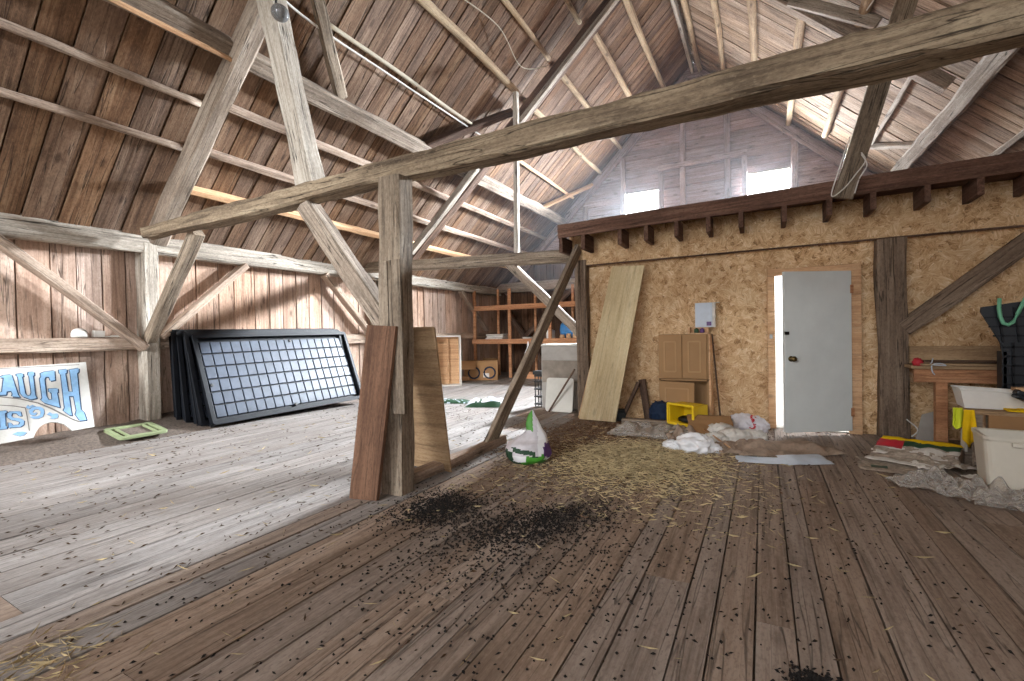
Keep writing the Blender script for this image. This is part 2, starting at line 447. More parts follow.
planks('wall_back', (XL, YB, 2.6), (1, 0, 0), (0, 0, 1), XRW-XL, ZR-2.6, bwg2, .025, M['gable'], .007, 31, ranges=gr, back='rows', rough=.006)
for i, (x0, x1, z0, z1) in enumerate((W1, W2)):
    w = tag(empty(f'window_{i+1}', ((x0+x1)/2, YB, z0)), kind='structure')
    cx = (x1-x0)/2; h = z1-z0
    mb = MB()
    for a in ((-cx-.03, -.06, -.04), (-cx-.03, -.06, h)): mb.box2(a, (cx+.03, .07, a[2]+.04))
    for s in (-1, 1): mb.box((s*(cx+.015), .005, h/2), (.03, .13, h))
    f = mb.build('window_frame', M['grey'], w)
    MB().box((0, .03, h/2), (2*cx, .006, h)).build('pane', M['pane'], w)

# strand-board wall of the closed-in room
def osbwall():
    mt = Matrix(((1, 0, 0, 0), (0, 0, -1, 0), (0, 1, 0, 0), (0, 0, 0, 1)))
    def sheet(mb, x0, x1, z0, z1, y, th):
        mb.box2((x0, z0, -y-th), (x1, z1, -y))
    lo = MB()
    for (a, b, c, d) in ((-2.34, -1.12, 0, 2.2), (-1.12, .05, 0, 2.2), (.05, .945, 1.885, 2.2), (.945, 2.16, 0, 2.2), (2.16, 3.4, 0, 2.2), (3.4, XRW, 0, 2.2)):
        sheet(lo, a, b, c, d, YO, .02)
    tag(lo.build('wall_osb', M['osb'], mat=mt), kind='structure')
    up = MB()
    for (a, b) in ((-2.42, -1.0), (-1.0, 1.44), (1.44, XRW)): sheet(up, a, b, 2.13, 2.60, YO-.10, .02)
    tag(up.build('wall_osb_upper', M['osb'], mat=mt), kind='structure')
osbwall()
mb = MB(); mb.box2((-2.4, 5.92, 2.57), (XRW, YB, 2.64)); 
tag(mb.build('loft_floor', M['joist']), kind='structure')
mb = MB(); mb.box2((-2.30, YO+.03, 0), (-2.26, YB-.08, 2.66))
tag(mb.build('wall_partition', M['lightgrey']), kind='structure')
mb = MB(); mb.box2((-2.2, YO+.12, .004), (XRW, YB-.1, .012))
tag(mb.build('pale_gap_floor', M['white']), kind='structure')  # pale slab added so the gap beside the door reads bright
mb = MB(); mb.box2((-60, -60, -.5), (60, 60, -.35))
tag(mb.build('ground', M['ground']), kind='structure')
# unseen front wall behind the camera; its openings are shaped for the light
mb = MB(); mt = Matrix(((1, 0, 0, 0), (0, 0, -1, 0), (0, 1, 0, 0), (0, 0, 0, 1)))
# solid but for a wide gap for light in the near bay and the tall opening over a half-wall in the other
mb.prism([(-2.85, 0), (XRW, 0), (XRW, 1.3), (-2.85, 1.3)], -YF, -YF+.06)
mb.prism([(-2.85, 1.3), (-2.2, 1.3), (-2.2, 4.0), (-2.85, 4.0)], -YF, -YF+.06)
mb.prism([(-2.85, 4.0), (roofx(4.0), 4.0), (XR, ZR), (-2.85, roofz(-2.85))], -YF, -YF+.06)
mb.prism([(XL, 0), (-2.85, 0), (-2.85, .9), (XL, .9)], -YF, -YF+.06)
tag(mb.build('wall_front', M['wallb'], mat=mt), kind='structure')

# door
d = tag(empty('door_1', (.5, YO, 0)), kind='structure')
MO = Matrix.Identity(4)
def dpart(name, mat, a, b, lab=None, bev=.004, parent=d):
    o = MB().box2(Vector(a)-Vector((.5, YO, 0)), Vector(b)-Vector((.5, YO, 0))).build(name, mat, parent, bevel=bev)
    return o
dpart('door_jamb', M['jamb'], (.05, YO-.07, 0), (.128, YO+.06, 1.87))
dpart('door_jamb', M['jamb'], (.835, YO-.07, 0), (.95, YO+.06, 1.87))
dpart('door_head', M['jamb'], (.05, YO-.075, 1.81), (.95, YO+.06, 1.88))
dpart('threshold', M['lightgrey'], (.06, YO-.03, .0), (.94, YO+.1, .012))
dl = bpy.data.objects.new('door_leaf', None); COL.objects.link(dl); dl.parent = d
lf = MB().box2((-.755, -.04, .045), (0, 0, 1.80)).build('door_panel', M['door'], d, bevel=.003)
ang = math.radians(31)
lf.location = (.835-.5, -.075, 0); lf.rotation_euler = (0, 0, ang)
bpy.data.objects.remove(dl)
kb = MB().lathe([(.008, 0), (.03, .0), (.03, .008), (.012, .012), (.012, .035), (.026, .04), (.031, .055), (.024, .07), (.004, .074)], 20,
    M=Matrix.Translation((-.69, -.04, .85)) @ Matrix.Rotation(PI/2, 4, 'X')).build('door_knob', M['brass'], lf, smooth=True)
MB().box((-.735, -.047, 1.13), (.045, .014, .035)).build('deadbolt', M['black'], lf)
MB().box((0, -.045, .25), (.03, .012, .09)).build('hinge', M['orange'], lf)
MB().box((0, -.045, 1.6), (.03, .012, .09)).build('hinge', M['orange'], lf)
MB().box((.085-.5, -.075, 1.09), (.03, .012, .05)).build('strike_plate', M['steel'], d)

# ------------------------------------------------------------------ timber frame
Z0 = (0, 0, 1)
# side wall
timber('post', 'hewn post on the long board wall, under the end of the great tie beam', 'timber post', (-6.6, 2.86, .0), (-6.6, 2.86, 2.36), .17, .2, M['palegrey'], up=(1, 0, 0))
timber('wall_plate', 'long hewn plate lying along the top of the board wall under the eaves', 'timber plate', (-6.58, YF, 2.35), (-6.58, YB-.1, 2.39), .16, .25, M['palegrey'], wob=.012)
timber('wall_rail', 'horizontal rail above the painted sign, with small white things on it', 'timber rail', (-6.62, YF, 1.165), (-6.62, 2.75, 1.155), .12, .15, M['purlin'])
timber('wall_rail', 'horizontal rail of the board wall running on behind the black trays', 'timber rail', (-6.64, 2.98, 1.15), (-6.64, YB-.15, 1.15), .1, .16, M['purlin'])
timber('brace', 'slanting brace above the painted sign, falling from the plate to the hewn post', 'timber brace', (-6.52, 1.45, 2.32), (-6.52, 2.78, 1.10), .09, .15, M['purlin'], up=(1, 0, 0))
timber('brace', 'short knee brace rising from the hewn wall post to the great tie beam', 'timber brace', (-6.5, 2.82, 1.2), (-5.40, 2.82, 2.36), .12, .13, M['post'])
timber('brace', 'brace climbing along the board wall from the hewn post above the black trays', 'timber brace', (-6.55, 2.95, 1.22), (-6.55, 4.05, 2.24), .09, .14, M['purlin'], up=(1, 0, 0))
timber('brace', 'wall brace dropping from the plate behind the far end of the black trays', 'timber brace', (-6.55, 5.42, 2.26), (-6.55, 6.6, 1.1), .09, .14, M['purlin'], up=(1, 0, 0))
timber('post', 'wall post hidden mostly behind the central post, under the second tie beam', 'timber post', (-6.6, 6.65, 0), (-6.6, 6.65, 2.26), .17, .17, M['grey'], up=(1, 0, 0))
timber('brace', 'small wall brace below the plate, next to the far shelving', 'timber brace', (-6.55, 9.45, 2.26), (-6.55, 10.65, 1.3), .08, .12, M['purlin'], up=(1, 0, 0))

# first truss
tb = []
def polytimber(name, label, cat, pts, ws, hs, mat, cham=.14, wob=.014):
    mb = MB(); p0 = Vector(pts[0]); dirx = (Vector(pts[-1])-p0); mt = frame(p0, dirx); inv = mt.inverted()
    L = [inv @ Vector(p) for p in pts]; vs = []; n = 70; m = 8; c = cham
    prof = [(-.5+c, -.5), (.5-c, -.5), (.5, -.5+c), (.5, .5-c), (.5-c, .5), (-.5+c, .5), (-.5, .5-c), (-.5, -.5+c)]
    X1 = L[-1].x
    for i in range(n+1):
        x = X1*i/n; k = 0
        while k < len(L)-2 and x > L[k+1].x: k += 1
        f = (x-L[k].x)/(L[k+1].x-L[k].x); f = max(0, min(1, f)); f2 = f*f*(3-2*f)
        q = L[k].lerp(L[k+1], f); w = ws[k]+(ws[k+1]-ws[k])*f2; h = hs[k]+(hs[k+1]-hs[k])*f2
        for j, (a, b2) in enumerate(prof):
            e = wob*noise.noise(Vector((x*1.7+j*.2, j*1.7, 3.3)))+.5*wob*noise.noise(Vector((x*5+j, j*2.1, 8)))
            vs.append((x, q.y+a*w+e*(1 if a > 0 else -1), q.z+b2*h+e*(1 if b2 > 0 else -1)))
    fs = []
    for i in range(n):
        for j in range(m):
            j2 = (j+1) % m; fs.append((i*m+j, i*m+j2, (i+1)*m+j2, (i+1)*m+j))
    fs += [tuple(range(m))[::-1], tuple(range(n*m, n*m+m))]
    return tag(mb.add(vs, fs).build(name, mat, mat=mt), label, cat)
polytimber('tie_beam', 'great hewn tie beam crossing the whole space above the central post', 'tie beam',
    [(-6.10, 2.665, 2.395), (-4.36, 2.74, 2.415), (-2.68, 2.78, 2.47), (-1.57, 2.77, 2.455), (0, 2.75, 2.46), (.56, 2.74, 2.45), (.96, 2.73, 2.46), (2.3, 2.7, 2.47)],
    [.14, .17, .17, .18, .19, .2, .2, .2], [.12, .17, .145, .18, .17, .19, .20, .21], M['tie'], wob=.022)
timber('post', 'cracked central post standing on the floor under the great tie beam', 'timber post', (-2.46, 2.66, 0), (-2.46, 2.70, 2.38), .21, .17, M['post'], up=(0, -1, 0), wob=.016, cham=.1, seed=3)
timber('rafter', 'heavy pale rafter rising from the hewn wall post up the near roof slope', 'rafter', (-6.22, 2.80, 2.36), (-1.55, 2.80, 6.83), .17, .22, M['grey'], up=(-1, 0, 1))
timber('rafter', 'heavy rafter of the first truss on the far roof slope', 'rafter', (3.5, 2.8, 2.36), (-1.16, 2.8, 6.83), .17, .22, M['grey'], up=(1, 0, 1))
timber('canted_post', 'leaning squared post standing on the great tie beam, bulb lamp at its top', 'timber post', (-3.49, 2.78, 2.49), (-4.03, 2.78, 4.55), .19, .17, M['palegrey'], up=(0, -1, 0), wob=.014, cham=.06)
timber('brace', 'slanting brace under the great tie beam meeting the side of the central post', 'timber brace', (-3.56, 2.78, 2.36), (-2.57, 2.74, 1.24), .13, .16, M['grey'], up=(1, 0, 1), cham=.06)
timber('sill_timber', 'low pale timber lying on the floor from the central post to the long slanting strut', 'timber', (-2.47, 2.82, .05), (-2.5, 4.35, .045), .11, .09, M['purlin'])
timber('strut', 'long sawn strut propped from the floor up to the corner post of the strand-board wall', 'timber strut', (-2.49, 4.02, .02), (-2.27, 6.2, 2.36), .06, .15, M['post'], up=(0, -1, 1), wob=.006, cham=.04)

# second truss, in line with the strand-board wall
timber('tie_beam', 'second, thinner tie beam running from the wall plate to the strand-board corner post', 'tie beam', (-6.6, 6.36, 2.47), (-2.30, 6.28, 2.285), .16, .18, M['post'])
timber('post', 'dark corner post at the end of the strand-board wall beside the leaning pale plank', 'timber post', (-2.25, 6.28, 0), (-2.25, 6.30, 2.2), .17, .16, M['midbrown'], up=(0, -1, 0))
timber('brace', 'brace with a bright upper edge between the second tie beam and the corner post', 'timber brace', (-3.48, 6.34, 2.3), (-2.31, 6.34, 1.16), .12, .13, M['grey'], up=(1, 0, 1))
timber('stud', 'slender pale upright standing on the second tie beam', 'timber stud', (-3.30, 6.3, 2.42), (-3.27, 6.3, 4.85), .07, .08, M['palegrey'], up=(0, -1, 0), wob=.004)
O2 = .27*NRM
def r2(x, side=-1, off=O2): return roofz(x)-off
timber('rafter', 'dark rafter of the second truss, a pale batten nailed beneath it', 'rafter', (-6.3, 6.85, r2(-6.3)), (-1.5, 7.25, r2(-1.5)), .2, .17, M['brown'], up=(-1, 0, 1))
timber('batten', 'pale sawn batten nailed along the dark rafter of the second truss', 'batten', (-3.75, 6.98, r2(-3.75)-.14), (-1.55, 7.14, r2(-1.55)-.14), .10, .08, M['palegrey'], up=(-1, 0, 1), wob=.004)
timber('strut', 'pale weathered strut under the lower part of the dark second rafter', 'timber strut', (-5.75, 6.72, r2(-5.75)-.06), (-4.3, 6.80, r2(-4.3)-.10), .12, .10, M['palegrey'], up=(-1, 0, 1))
timber('rafter', 'rafter of the second truss on the far slope, above the row of joist ends', 'rafter', (1.93, 7.22, r2(1.93)+.12), (-1.2, 7.12, r2(-1.2)+.12), .17, .16, M['grey'], up=(1, 0, 1))
timber('batten', 'pale board with a sawn end under the far-slope rafter of the second truss', 'batten', (.35, 6.95, 5.35), (1.22, 6.86, 4.72), .07, .13, M['palegrey'], up=(1, 0, 1), wob=.004)
# purlin plates and purlins, near slope
timber('purlin_plate', 'thick hewn purlin plate under the middle of the near roof slope', 'purlin', (-4.62, YF, 4.01), (-4.58, YB-.05, 4.10), .2, .17, M['grey'], up=(-SL, 0, 1), wob=.016)
timber('batten', 'fresh orange batten nailed beneath the purlin plate before the first truss', 'batten', (-4.53, -.6, 3.90), (-4.53, 2.72, 3.91), .035, .05, M['newwood'], up=(-SL, 0, 1), wob=.002)
def purl(label, x, y0, y1, r=.05, sq=None, mat='pole', group=None, x1=None):
    x1 = x if x1 is None else x1
    o = (r if sq is None else sq[1]/2)*NRM
    if sq is None: return pole('purlin', label, 'purlin', (x, y0, roofz(x)-o), (x1, y1, roofz(x1)-o), r, M[mat], group)
    return timber('purlin', label, 'purlin', (x, y0, roofz(x)-o), (x1, y1, roofz(x1)-o), sq[0], sq[1], M[mat], group, up=(-SL if x < XR else SL, 0, 1), wob=.007)
purl('lowest purlin of the near slope before the first truss, rough and thin', -5.56, -1.8, 2.78, .045, None, 'purlin')
purl('second purlin above the eaves before the first truss on the near slope', -5.16, -1.8, 2.78, .045, None, 'purlin')
purl('fresh pale purlin with a sawn end, lowest above the black trays', -5.9, 2.84, YB-.05, .05, (.08, .10), 'newwood', x1=-5.9)
purl('second purlin above the eaves between the first truss and the far gable', -5.53, 2.84, YB-.05, .05, (.08, .09), 'purlin')
purl('third purlin above the eaves between the first truss and the far gable', -5.1, 2.84, YB-.05, .05, (.08, .09), 'purlin')
pole('purlin', 'thin lath running just above the purlin plate behind the hanging cable', 'purlin', (-4.15, 3.5, 4.62), (-4.12, 6.35, 4.60), .026, M['cable'])
purl('stout round pole purlin above the lath, ending at the dark second rafter', -3.53, 1.2, 6.85, .065)
purl('round pole purlin of the near slope, next above the stout one', -3.03, 1.5, 7.05, .045)
purl('topmost round pole purlin before the dark second rafter on the near slope', -2.53, 3.5, 7.15, .045)
purl('thin sawn purlin beyond the second rafter, just above the purlin plate', -4.19, 7.3, 11.1, .04, (.06, .07), 'newwood')
purl('pole purlin beyond the second rafter, lowest of the four near the far gable', -3.55, 7.2, YB-.05, .055)
purl('pole purlin beyond the second rafter, second of the four near the far gable', -3.03, 7.3, YB-.05, .055)
purl('pole purlin beyond the second rafter, third of the four near the far gable', -2.46, 7.4, YB-.05, .06)
purl('pole purlin beyond the second rafter, highest of the four below the ridge', -1.94, 7.4, YB-.05, .06)
timber('ridge_piece', 'long ridge timber where the two roof slopes meet', 'ridge beam', (XR, YF, ZR-.17), (XR, YB-.05, ZR-.17), .07, .2, M['palegrey'])
pole('purlin', 'pole lying just beside the ridge on the far slope', 'purlin', (-1.2, 4, roofz(-1.2)-.1), (-1.2, YB-.05, roofz(-1.2)-.1), .06, M['pole'])
# purlins, far slope
purl('first pole purlin down from the ridge on the far slope', -.66, 6.5, YB-.05, .055)
purl('second pole purlin down from the ridge on the far slope', -.1, 6.5, YB-.05, .065)
purl('third pole purlin down from the ridge, its end seen over the bright window', .52, 6.5, YB-.05, .065)
purl('fourth pole purlin down from the ridge, ending over the loft edge', 1.10, 6.5, 10.9, .065)
purl('thin slanting-looking purlin behind the dangling wires on the far slope', 1.71, 6.8, 10.3, .04, (.06, .06), 'palegrey')
purl('thin pale purlin lowest on the far slope, over the joist ends by the wall', 2.72, YF, 9.5, .04, (.07, .06), 'palegrey')
timber('purlin_plate', 'broad pale hewn purlin plate on the far slope above the joist ends', 'purlin', (2.13, YF, 3.86), (2.10, 10.9, 3.86), .2, .17, M['palegrey'], up=(SL, 0, 1), wob=.02)
# wind braces lying under the boards
timber('wind_brace', 'wind brace rising from the purlin plate over the black trays', 'wind brace', (-4.56, 4.1, 4.16), (-3.7, 2.88, 4.98), .14, .10, M['post'], up=(-SL, 0, 1))
timber('wind_brace', 'dark wind brace between the purlin plate and the second rafter', 'wind brace', (-4.62, 5.72, 4.10), (-3.72, 7.0, 4.95), .13, .10, M['brown'], up=(-SL, 0, 1))
timber('wind_brace', 'pale thin wind brace from the purlin plate to the far gable, by the bright window', 'wind brace', (-4.6, 10.0, 4.13), (-3.76, 11.4, 4.93), .08, .08, M['newwood'], up=(-SL, 0, 1))
timber('wind_brace', 'short pale wind brace behind the dangling wires on the far slope', 'wind brace', (1.70, 10.2, 4.33), (2.15, 9.25, 3.95), .08, .08, M['palegrey'], up=(SL, 0, 1))
# hanging strut with cords
timber('strut', 'dark grey leaning strut above the loft edge, white cords tied round its foot', 'timber strut', (.725, 5.80, 2.50), (1.34, 5.84, 4.62), .18, .06, M['post'], up=(0, -1, 0), wob=.006, cham=.05)

# gable framing
for lab, x0, z0, x1, z1 in (
    ('gable stud beside the far edge of the bright small window', -3.0, 2.82, -3.0, 5.45),
    ('gable stud left of centre, crossing the shallow frame', -1.60, 2.82, -1.60, 6.7),
    ('gable stud nearest under the ridge, crossing the shallow frame', -.66, 2.82, -.66, 6.4),
    ('gable stud just past the larger bright window', .62, 2.82, .62, 5.3),
    ('short gable stud standing near the eaves corner of the loft', -3.98, 2.82, -3.98, 4.4),
    ('low gable stud behind the cords on the loft', 1.62, 2.82, 1.62, 4.2)):
    lab = lab.replace('left of centre', 'next to the small bright window')
    timber('gable_stud', lab, 'timber stud', (x0, YB-.06, z0), (x1, YB-.06, z1), .13, .09, M['gable'], up=(0, -1, 0), wob=.005)
timber('frame_rail', 'horizontal top piece of the shallow frame on the gable boards', 'batten', (-2.14, YB-.13, 5.02), (-.26, YB-.13, 5.04), .04, .12, M['gable'])
timber('frame_upright', 'upright of the shallow gable frame beside the small bright window', 'batten', (-2.08, YB-.13, 2.85), (-2.08, YB-.13, 4.95), .11, .04, M['gable'], up=(0, -1, 0), wob=.004)
timber('frame_upright', 'upright of the shallow gable frame beside the larger bright window', 'batten', (-.32, YB-.13, 2.85), (-.32, YB-.13, 4.97), .11, .04, M['gable'], up=(0, -1, 0), wob=.004)
timber('gable_rafter', 'rafter along the gable boards under the near slope', 'rafter', (-6.4, YB-.1, roofz(-6.4)-.2), (-1.5, YB-.1, roofz(-1.5)-.2), .1, .2, M['gable'], up=(-1, 0, 1))
timber('gable_rafter', 'rafter along the gable boards under the far slope, above the larger window', 'rafter', (3.7, YB-.1, roofz(3.7)-.2), (-1.2, YB-.1, roofz(-1.2)-.2), .1, .2, M['gable'], up=(1, 0, 1))

# loft edge: rim board and joist ends
timber('rim_board', 'dark rim board along the loft edge above the joist ends', 'rim board', (-2.44, 5.88, 2.555), (XRW-.02, 5.88, 2.675), .05, .18, M['joist'], wob=.004, cham=.05)
jx = [-2.40, -2.083, -1.593, -1.264, -.903, -.551, -.207, .218, .623, .992, 1.409, 1.785, 2.15]
ordn = ['first', 'second', 'third', 'fourth', 'fifth', 'sixth', 'seventh', 'eighth', 'ninth', 'tenth', 'eleventh', 'twelfth', 'thirteenth']
for i, x in enumerate(jx):
    timber('joist_end', f'{ordn[i]} dark joist end along the loft edge, counted from the corner post', 'joist', (x, 5.86, 2.385+.026*(x+2.4)), (x, 6.6, 2.385+.026*(x+2.4)), .05, .215, M['joist'], 'joist ends along the loft edge', wob=.003, cham=.04)
timber('header', 'shallow dark header strip under the upper strand board', 'batten', (-2.4, 6.262, 2.125), (XRW-.02, 6.262, 2.12), .02, .022, M['brown'], wob=.002)
# near wall: post and brace right of the door
timber('post', 'wavy old post against the strand board between door and workbench', 'timber post', (1.215, 6.265, 0), (1.20, 6.265, 2.11), .255, .13, M['midbrown'], up=(0, -1, 0), wob=.02, cham=.12, seed=17)
bpy.context.view_layer.update()
timber('brace', 'slanting brace on the strand board above the workbench', 'timber brace', (1.30, 6.27, 1.16), (2.75, 6.27, 2.42), .17, .09, M['midbrown'], up=(0, -1, 0), wob=.012)

# ------------------------------------------------------------------ leaning boards at the central post
def slab(name, label, cat, quad, th, mat, nrm, group=None, across=False):
    """board given by four corners (bottom-left, bottom-right, top-right, top-left) and a thickness direction"""
    q = [Vector(p) for p in quad]; n = Vector(nrm).normalized()*th
    xd = (q[1]-q[0]) if across else ((q[3]-q[0])+(q[2]-q[1])); mt = frame(q[0], xd, n); inv = mt.inverted()
    vs = [inv @ p for p in q]+[inv @ (p+n) for p in q]
    o = MB().add(vs, [(0, 3, 2, 1), (4, 5, 6, 7), (0, 1, 5, 4), (1, 2, 6, 5), (2, 3, 7, 6), (3, 0, 4, 7)]).build(name, mat, mat=mt, bevel=.002)
    return tag(o, label, cat)
slab('board', 'reddish brown board leaning upright against the central post, facing us', 'board', [(-2.66, 2.40, .004), (-2.44, 2.45, .004), (-2.30, 2.535, 1.25), (-2.545, 2.50, 1.265)], .03, M['redply'], (0, -1, .05))
slab('plywood_offcut', 'tapered tan plywood offcut leaning at the far side of the central post', 'board', [(-2.80, 3.24, .004), (-2.355, 3.22, .004), (-2.19, 2.82, 1.24), (-2.52, 2.82, 1.245)], .02, M['tanply'], (0, -1, .3), across=True)
timber('board', 'grey weathered board fixed to the upper half of the central post', 'board', (-2.315, 2.545, .62), (-2.33, 2.545, 1.73), .11, .03, M['post'], up=(0, -1, 0), wob=.003, cham=.08)
timber('batten', 'narrow brown batten nailed beside the grey board on the central post', 'batten', (-2.41, 2.55, .55), (-2.42, 2.55, 1.73), .04, .03, M['post'], up=(0, -1, 0), wob=.003)

# ------------------------------------------------------------------ bulb lamp and cables
lm = tag(empty('bulb_lamp', (-3.66, 2.60, 4.0)), 'clear glass bulb lamp with black holder near the top of the leaning post', 'lamp')
MT = Matrix.Rotation(math.radians(125), 4, 'Y') @ Matrix.Rotation(.3, 4, 'X')
MB().lathe([(.02, -.03), (.035, -.02), (.04, .03), (.05, .05), (.052, .065)], 20, M=MT).build('lamp_holder', M['black'], lm, smooth=True)
MB().lathe([(.03, .05), (.055, .08), (.068, .12), (.066, .17), (.045, .21), (.01, .225)], 24, M=MT).build('bulb', M['glass'], lm, smooth=True)
MB().tube([(.0, 0, 0), (-.03, .02, .08), (-.05, .05, .3)], .01, 8).build('cord', M['black'], lm, smooth=True)
def cable(name, label, pts, r, mat):
    P = [Vector(p) for p in pts]; out = []
    for i in range(len(P)-1):
        a = P[max(0, i-1)]; b = P[i]; c = P[i+1]; e = P[min(len(P)-1, i+2)]
        for k in range(8):
            t = k/8
            out.append(.5*((2*b)+(c-a)*t+(2*a-5*b+4*c-e)*t*t+(3*b-a-3*c+e)*t**3))
    out.append(P[-1])
    return tag(MB().tube(out, r, 6).build(name, mat, smooth=True), label, 'cable')
cable('cable', 'pale cable strung below the near slope from the bulb lamp to the dark second rafter', [(-3.95, 2.2, 4.7), (-4.15, 3.1, 4.53), (-4.17, 4.6, 4.53), (-4.16, 6.0, 4.54), (-4.10, 6.75, 4.50)], .012, M['white'])
cable('wire', 'thin slack wire high on the near slope, ending at a pole purlin', [(-3.3, 4.6, 5.36), (-3.16, 5.6, 5.42), (-3.22, 6.4, 5.28), (-3.03, 6.95, 5.50)], .007, M['cable'])
cable('cord', 'white cord looped round the foot of the dark leaning strut', [(.79, 5.76, 3.1), (.70, 5.75, 2.8), (.63, 5.74, 2.53), (.73, 5.74, 2.58), (.84, 5.74, 2.72), (.91, 5.74, 2.83), (.88, 5.75, 2.92)], .006, M['white'])
cable('cord', 'white cord with red tip trailing from the dark leaning strut', [(.88, 5.75, 2.9), (.92, 5.73, 2.78), (.86, 5.73, 2.66), (.82, 5.73, 2.52)], .006, M['white'])
cable('wire', 'wire crossing high up by the far-slope rafter', [(1.02, 6.3, 4.6), (1.15, 6.2, 4.75), (1.35, 6.0, 4.9), (1.6, 5.6, 5.1)], .008, M['white'])

# ------------------------------------------------------------------ painted sign
def sign():
    T = Vector((-6.50, 2.221, .965)); B = Vector((-6.27, 2.196, .285))
    v = (T-B); v.y = 0; v.normalize(); u = Vector((0, 1, 0)); n = u.cross(v)
    if n.x < 0: n = -n
    mt = Matrix((u, v, u.cross(v))).transposed().to_4x4(); mt.translation = T
    sgn = 1 if u.cross(v).x > 0 else -1
    root = tag(empty('painted_sign', mat=mt), 'white wooden sign panel with blue slab lettering leaning on the board wall', 'sign')
    P = {
 'board': [(-.898,-.028),(-.645,-.019),(0,0),(-.026,-.724),(-.206,-.732),(-.227,-.697),(-.262,-.651),(-.309,-.626),(-.358,-.614),(-.408,-.624),(-.444,-.651),(-.473,-.693),(-.497,-.744),(-.721,-.757),(-.965,-.773)],
 'H': [(-.231,-.076),(-.167,-.071),(-.175,-.11),(-.187,-.117),(-.188,-.314),(-.152,-.322),(-.146,-.113),(-.147,-.079),(-.07,-.067),(-.077,-.109),(-.092,-.125),(-.114,-.52),(-.092,-.553),(-.082,-.641),(-.136,-.64),(-.163,-.569),(-.148,-.529),(-.151,-.369),(-.189,-.364),(-.192,-.522),(-.19,-.572),(-.21,-.565),(-.25,-.513),(-.236,-.486),(-.222,-.128),(-.233,-.113)],
 'G': [(-.374,-.1),(-.343,-.086),(-.267,-.078),(-.274,-.181),(-.31,-.185),(-.315,-.141),(-.34,-.139),(-.353,-.166),(-.359,-.342),(-.345,-.386),(-.319,-.382),(-.316,-.312),(-.335,-.302),(-.333,-.267),(-.265,-.271),(-.268,-.311),(-.276,-.317),(-.273,-.473),(-.303,-.455),(-.382,-.408),(-.402,-.377),(-.39,-.358),(-.386,-.156),(-.374,-.136)],
 'U': [(-.546,-.092),(-.502,-.086),(-.501,-.117),(-.511,-.123),(-.507,-.295),(-.491,-.324),(-.472,-.32),(-.462,-.293),(-.459,-.121),(-.467,-.106),(-.459,-.079),(-.421,-.079),(-.422,-.11),(-.432,-.123),(-.439,-.317),(-.431,-.353),(-.472,-.361),(-.524,-.326),(-.539,-.291),(-.538,-.12),(-.547,-.112)],
 'A': [(-.662,-.112),(-.635,-.097),(-.581,-.093),(-.579,-.116),(-.558,-.302),(-.547,-.327),(-.6,-.312),(-.593,-.29),(-.599,-.256),(-.63,-.259),(-.638,-.291),(-.685,-.288),(-.684,-.266),(-.661,-.259),(-.635,-.12)],
 'I': [(-.706,-.446),(-.65,-.446),(-.652,-.468),(-.664,-.472),(-.672,-.594),(-.664,-.602),(-.666,-.622),(-.72,-.62),(-.718,-.602),(-.705,-.601),(-.698,-.469),(-.708,-.465)],
 'S': [(-.558,-.47),(-.555,-.517),(-.572,-.514),(-.587,-.485),(-.618,-.48),(-.625,-.505),(-.614,-.523),(-.566,-.539),(-.544,-.566),(-.551,-.604),(-.575,-.622),(-.642,-.617),(-.653,-.618),(-.651,-.566),(-.636,-.569),(-.622,-.597),(-.582,-.598),(-.572,-.578),(-.587,-.562),(-.629,-.544),(-.651,-.514),(-.649,-.475),(-.625,-.459)],
 'scroll1': [(-.499,-.472),(-.477,-.442),(-.448,-.437),(-.415,-.445),(-.394,-.469),(-.392,-.51),(-.41,-.549),(-.443,-.563),(-.48,-.557),(-.501,-.533),(-.482,-.532),(-.45,-.538),(-.425,-.526),(-.416,-.493),(-.432,-.467),(-.461,-.468),(-.477,-.49),(-.465,-.505),(-.451,-.494),(-.446,-.508),(-.461,-.526),(-.486,-.522),(-.499,-.499)],
 'scroll2': [(-.377,-.533),(-.355,-.51),(-.333,-.534),(-.303,-.532),(-.293,-.555),(-.304,-.581),(-.334,-.585),(-.358,-.575),(-.341,-.56),(-.359,-.544)],
 'leaf': [(-.635,-.68),(-.598,-.667),(-.563,-.672),(-.537,-.686),(-.562,-.708),(-.594,-.71)],
 'leaf2': [(-.518,-.436),(-.501,-.411),(-.494,-.433),(-.469,-.416),(-.45,-.432),(-.476,-.438),(-.5,-.456)],
 'arc': [(-.919,-.255),(-.675,-.31),(-.545,-.351),(-.43,-.408),(-.341,-.477),(-.26,-.553),(-.196,-.614),(-.133,-.658),(-.132,-.651),(-.192,-.605),(-.254,-.545),(-.334,-.469),(-.423,-.400),(-.541,-.343),(-.674,-.302),(-.918,-.247)],
 'line1': [(-.926,-.335),(-.683,-.385),(-.597,-.406),(-.518,-.437),(-.515,-.537),(-.515,-.671),(-.520,-.669),(-.521,-.536),(-.524,-.442),(-.6,-.411),(-.684,-.390),(-.927,-.340)]}
    def shift(p, dx, dy): return [(a+dx, b+dy) for a, b in p]
    MB().prism(P['board'], -.022*sgn, 0).build('sign_board', M['signwhite'], root, bevel=.002)
    z = .002*sgn
    mb = MB()
    for k in 'AUGH':
        for dx, dy in ((.010, -.007), (.005, -.012), (-.006, .005)): mb.prism(shift(P[k], dx, dy), 0, z)
    mb.build('lettering_outline', M['signdark'], root)
    mb = MB()
    for k in 'AUGH': mb.prism(P[k], 0, 2*z)
    part(mb.build('lettering', M['signblue'], root), 'blue letters AUGH')
    mb = MB()
    for k in 'IS':
        for dx, dy in ((.007, -.006), (-.005, .003)): mb.prism(shift(P[k], dx, dy), 0, z)
    mb.build('lower_lettering_outline', M['signdark'], root)
    mb = MB()
    for k in 'IS': mb.prism(P[k], 0, 2*z)
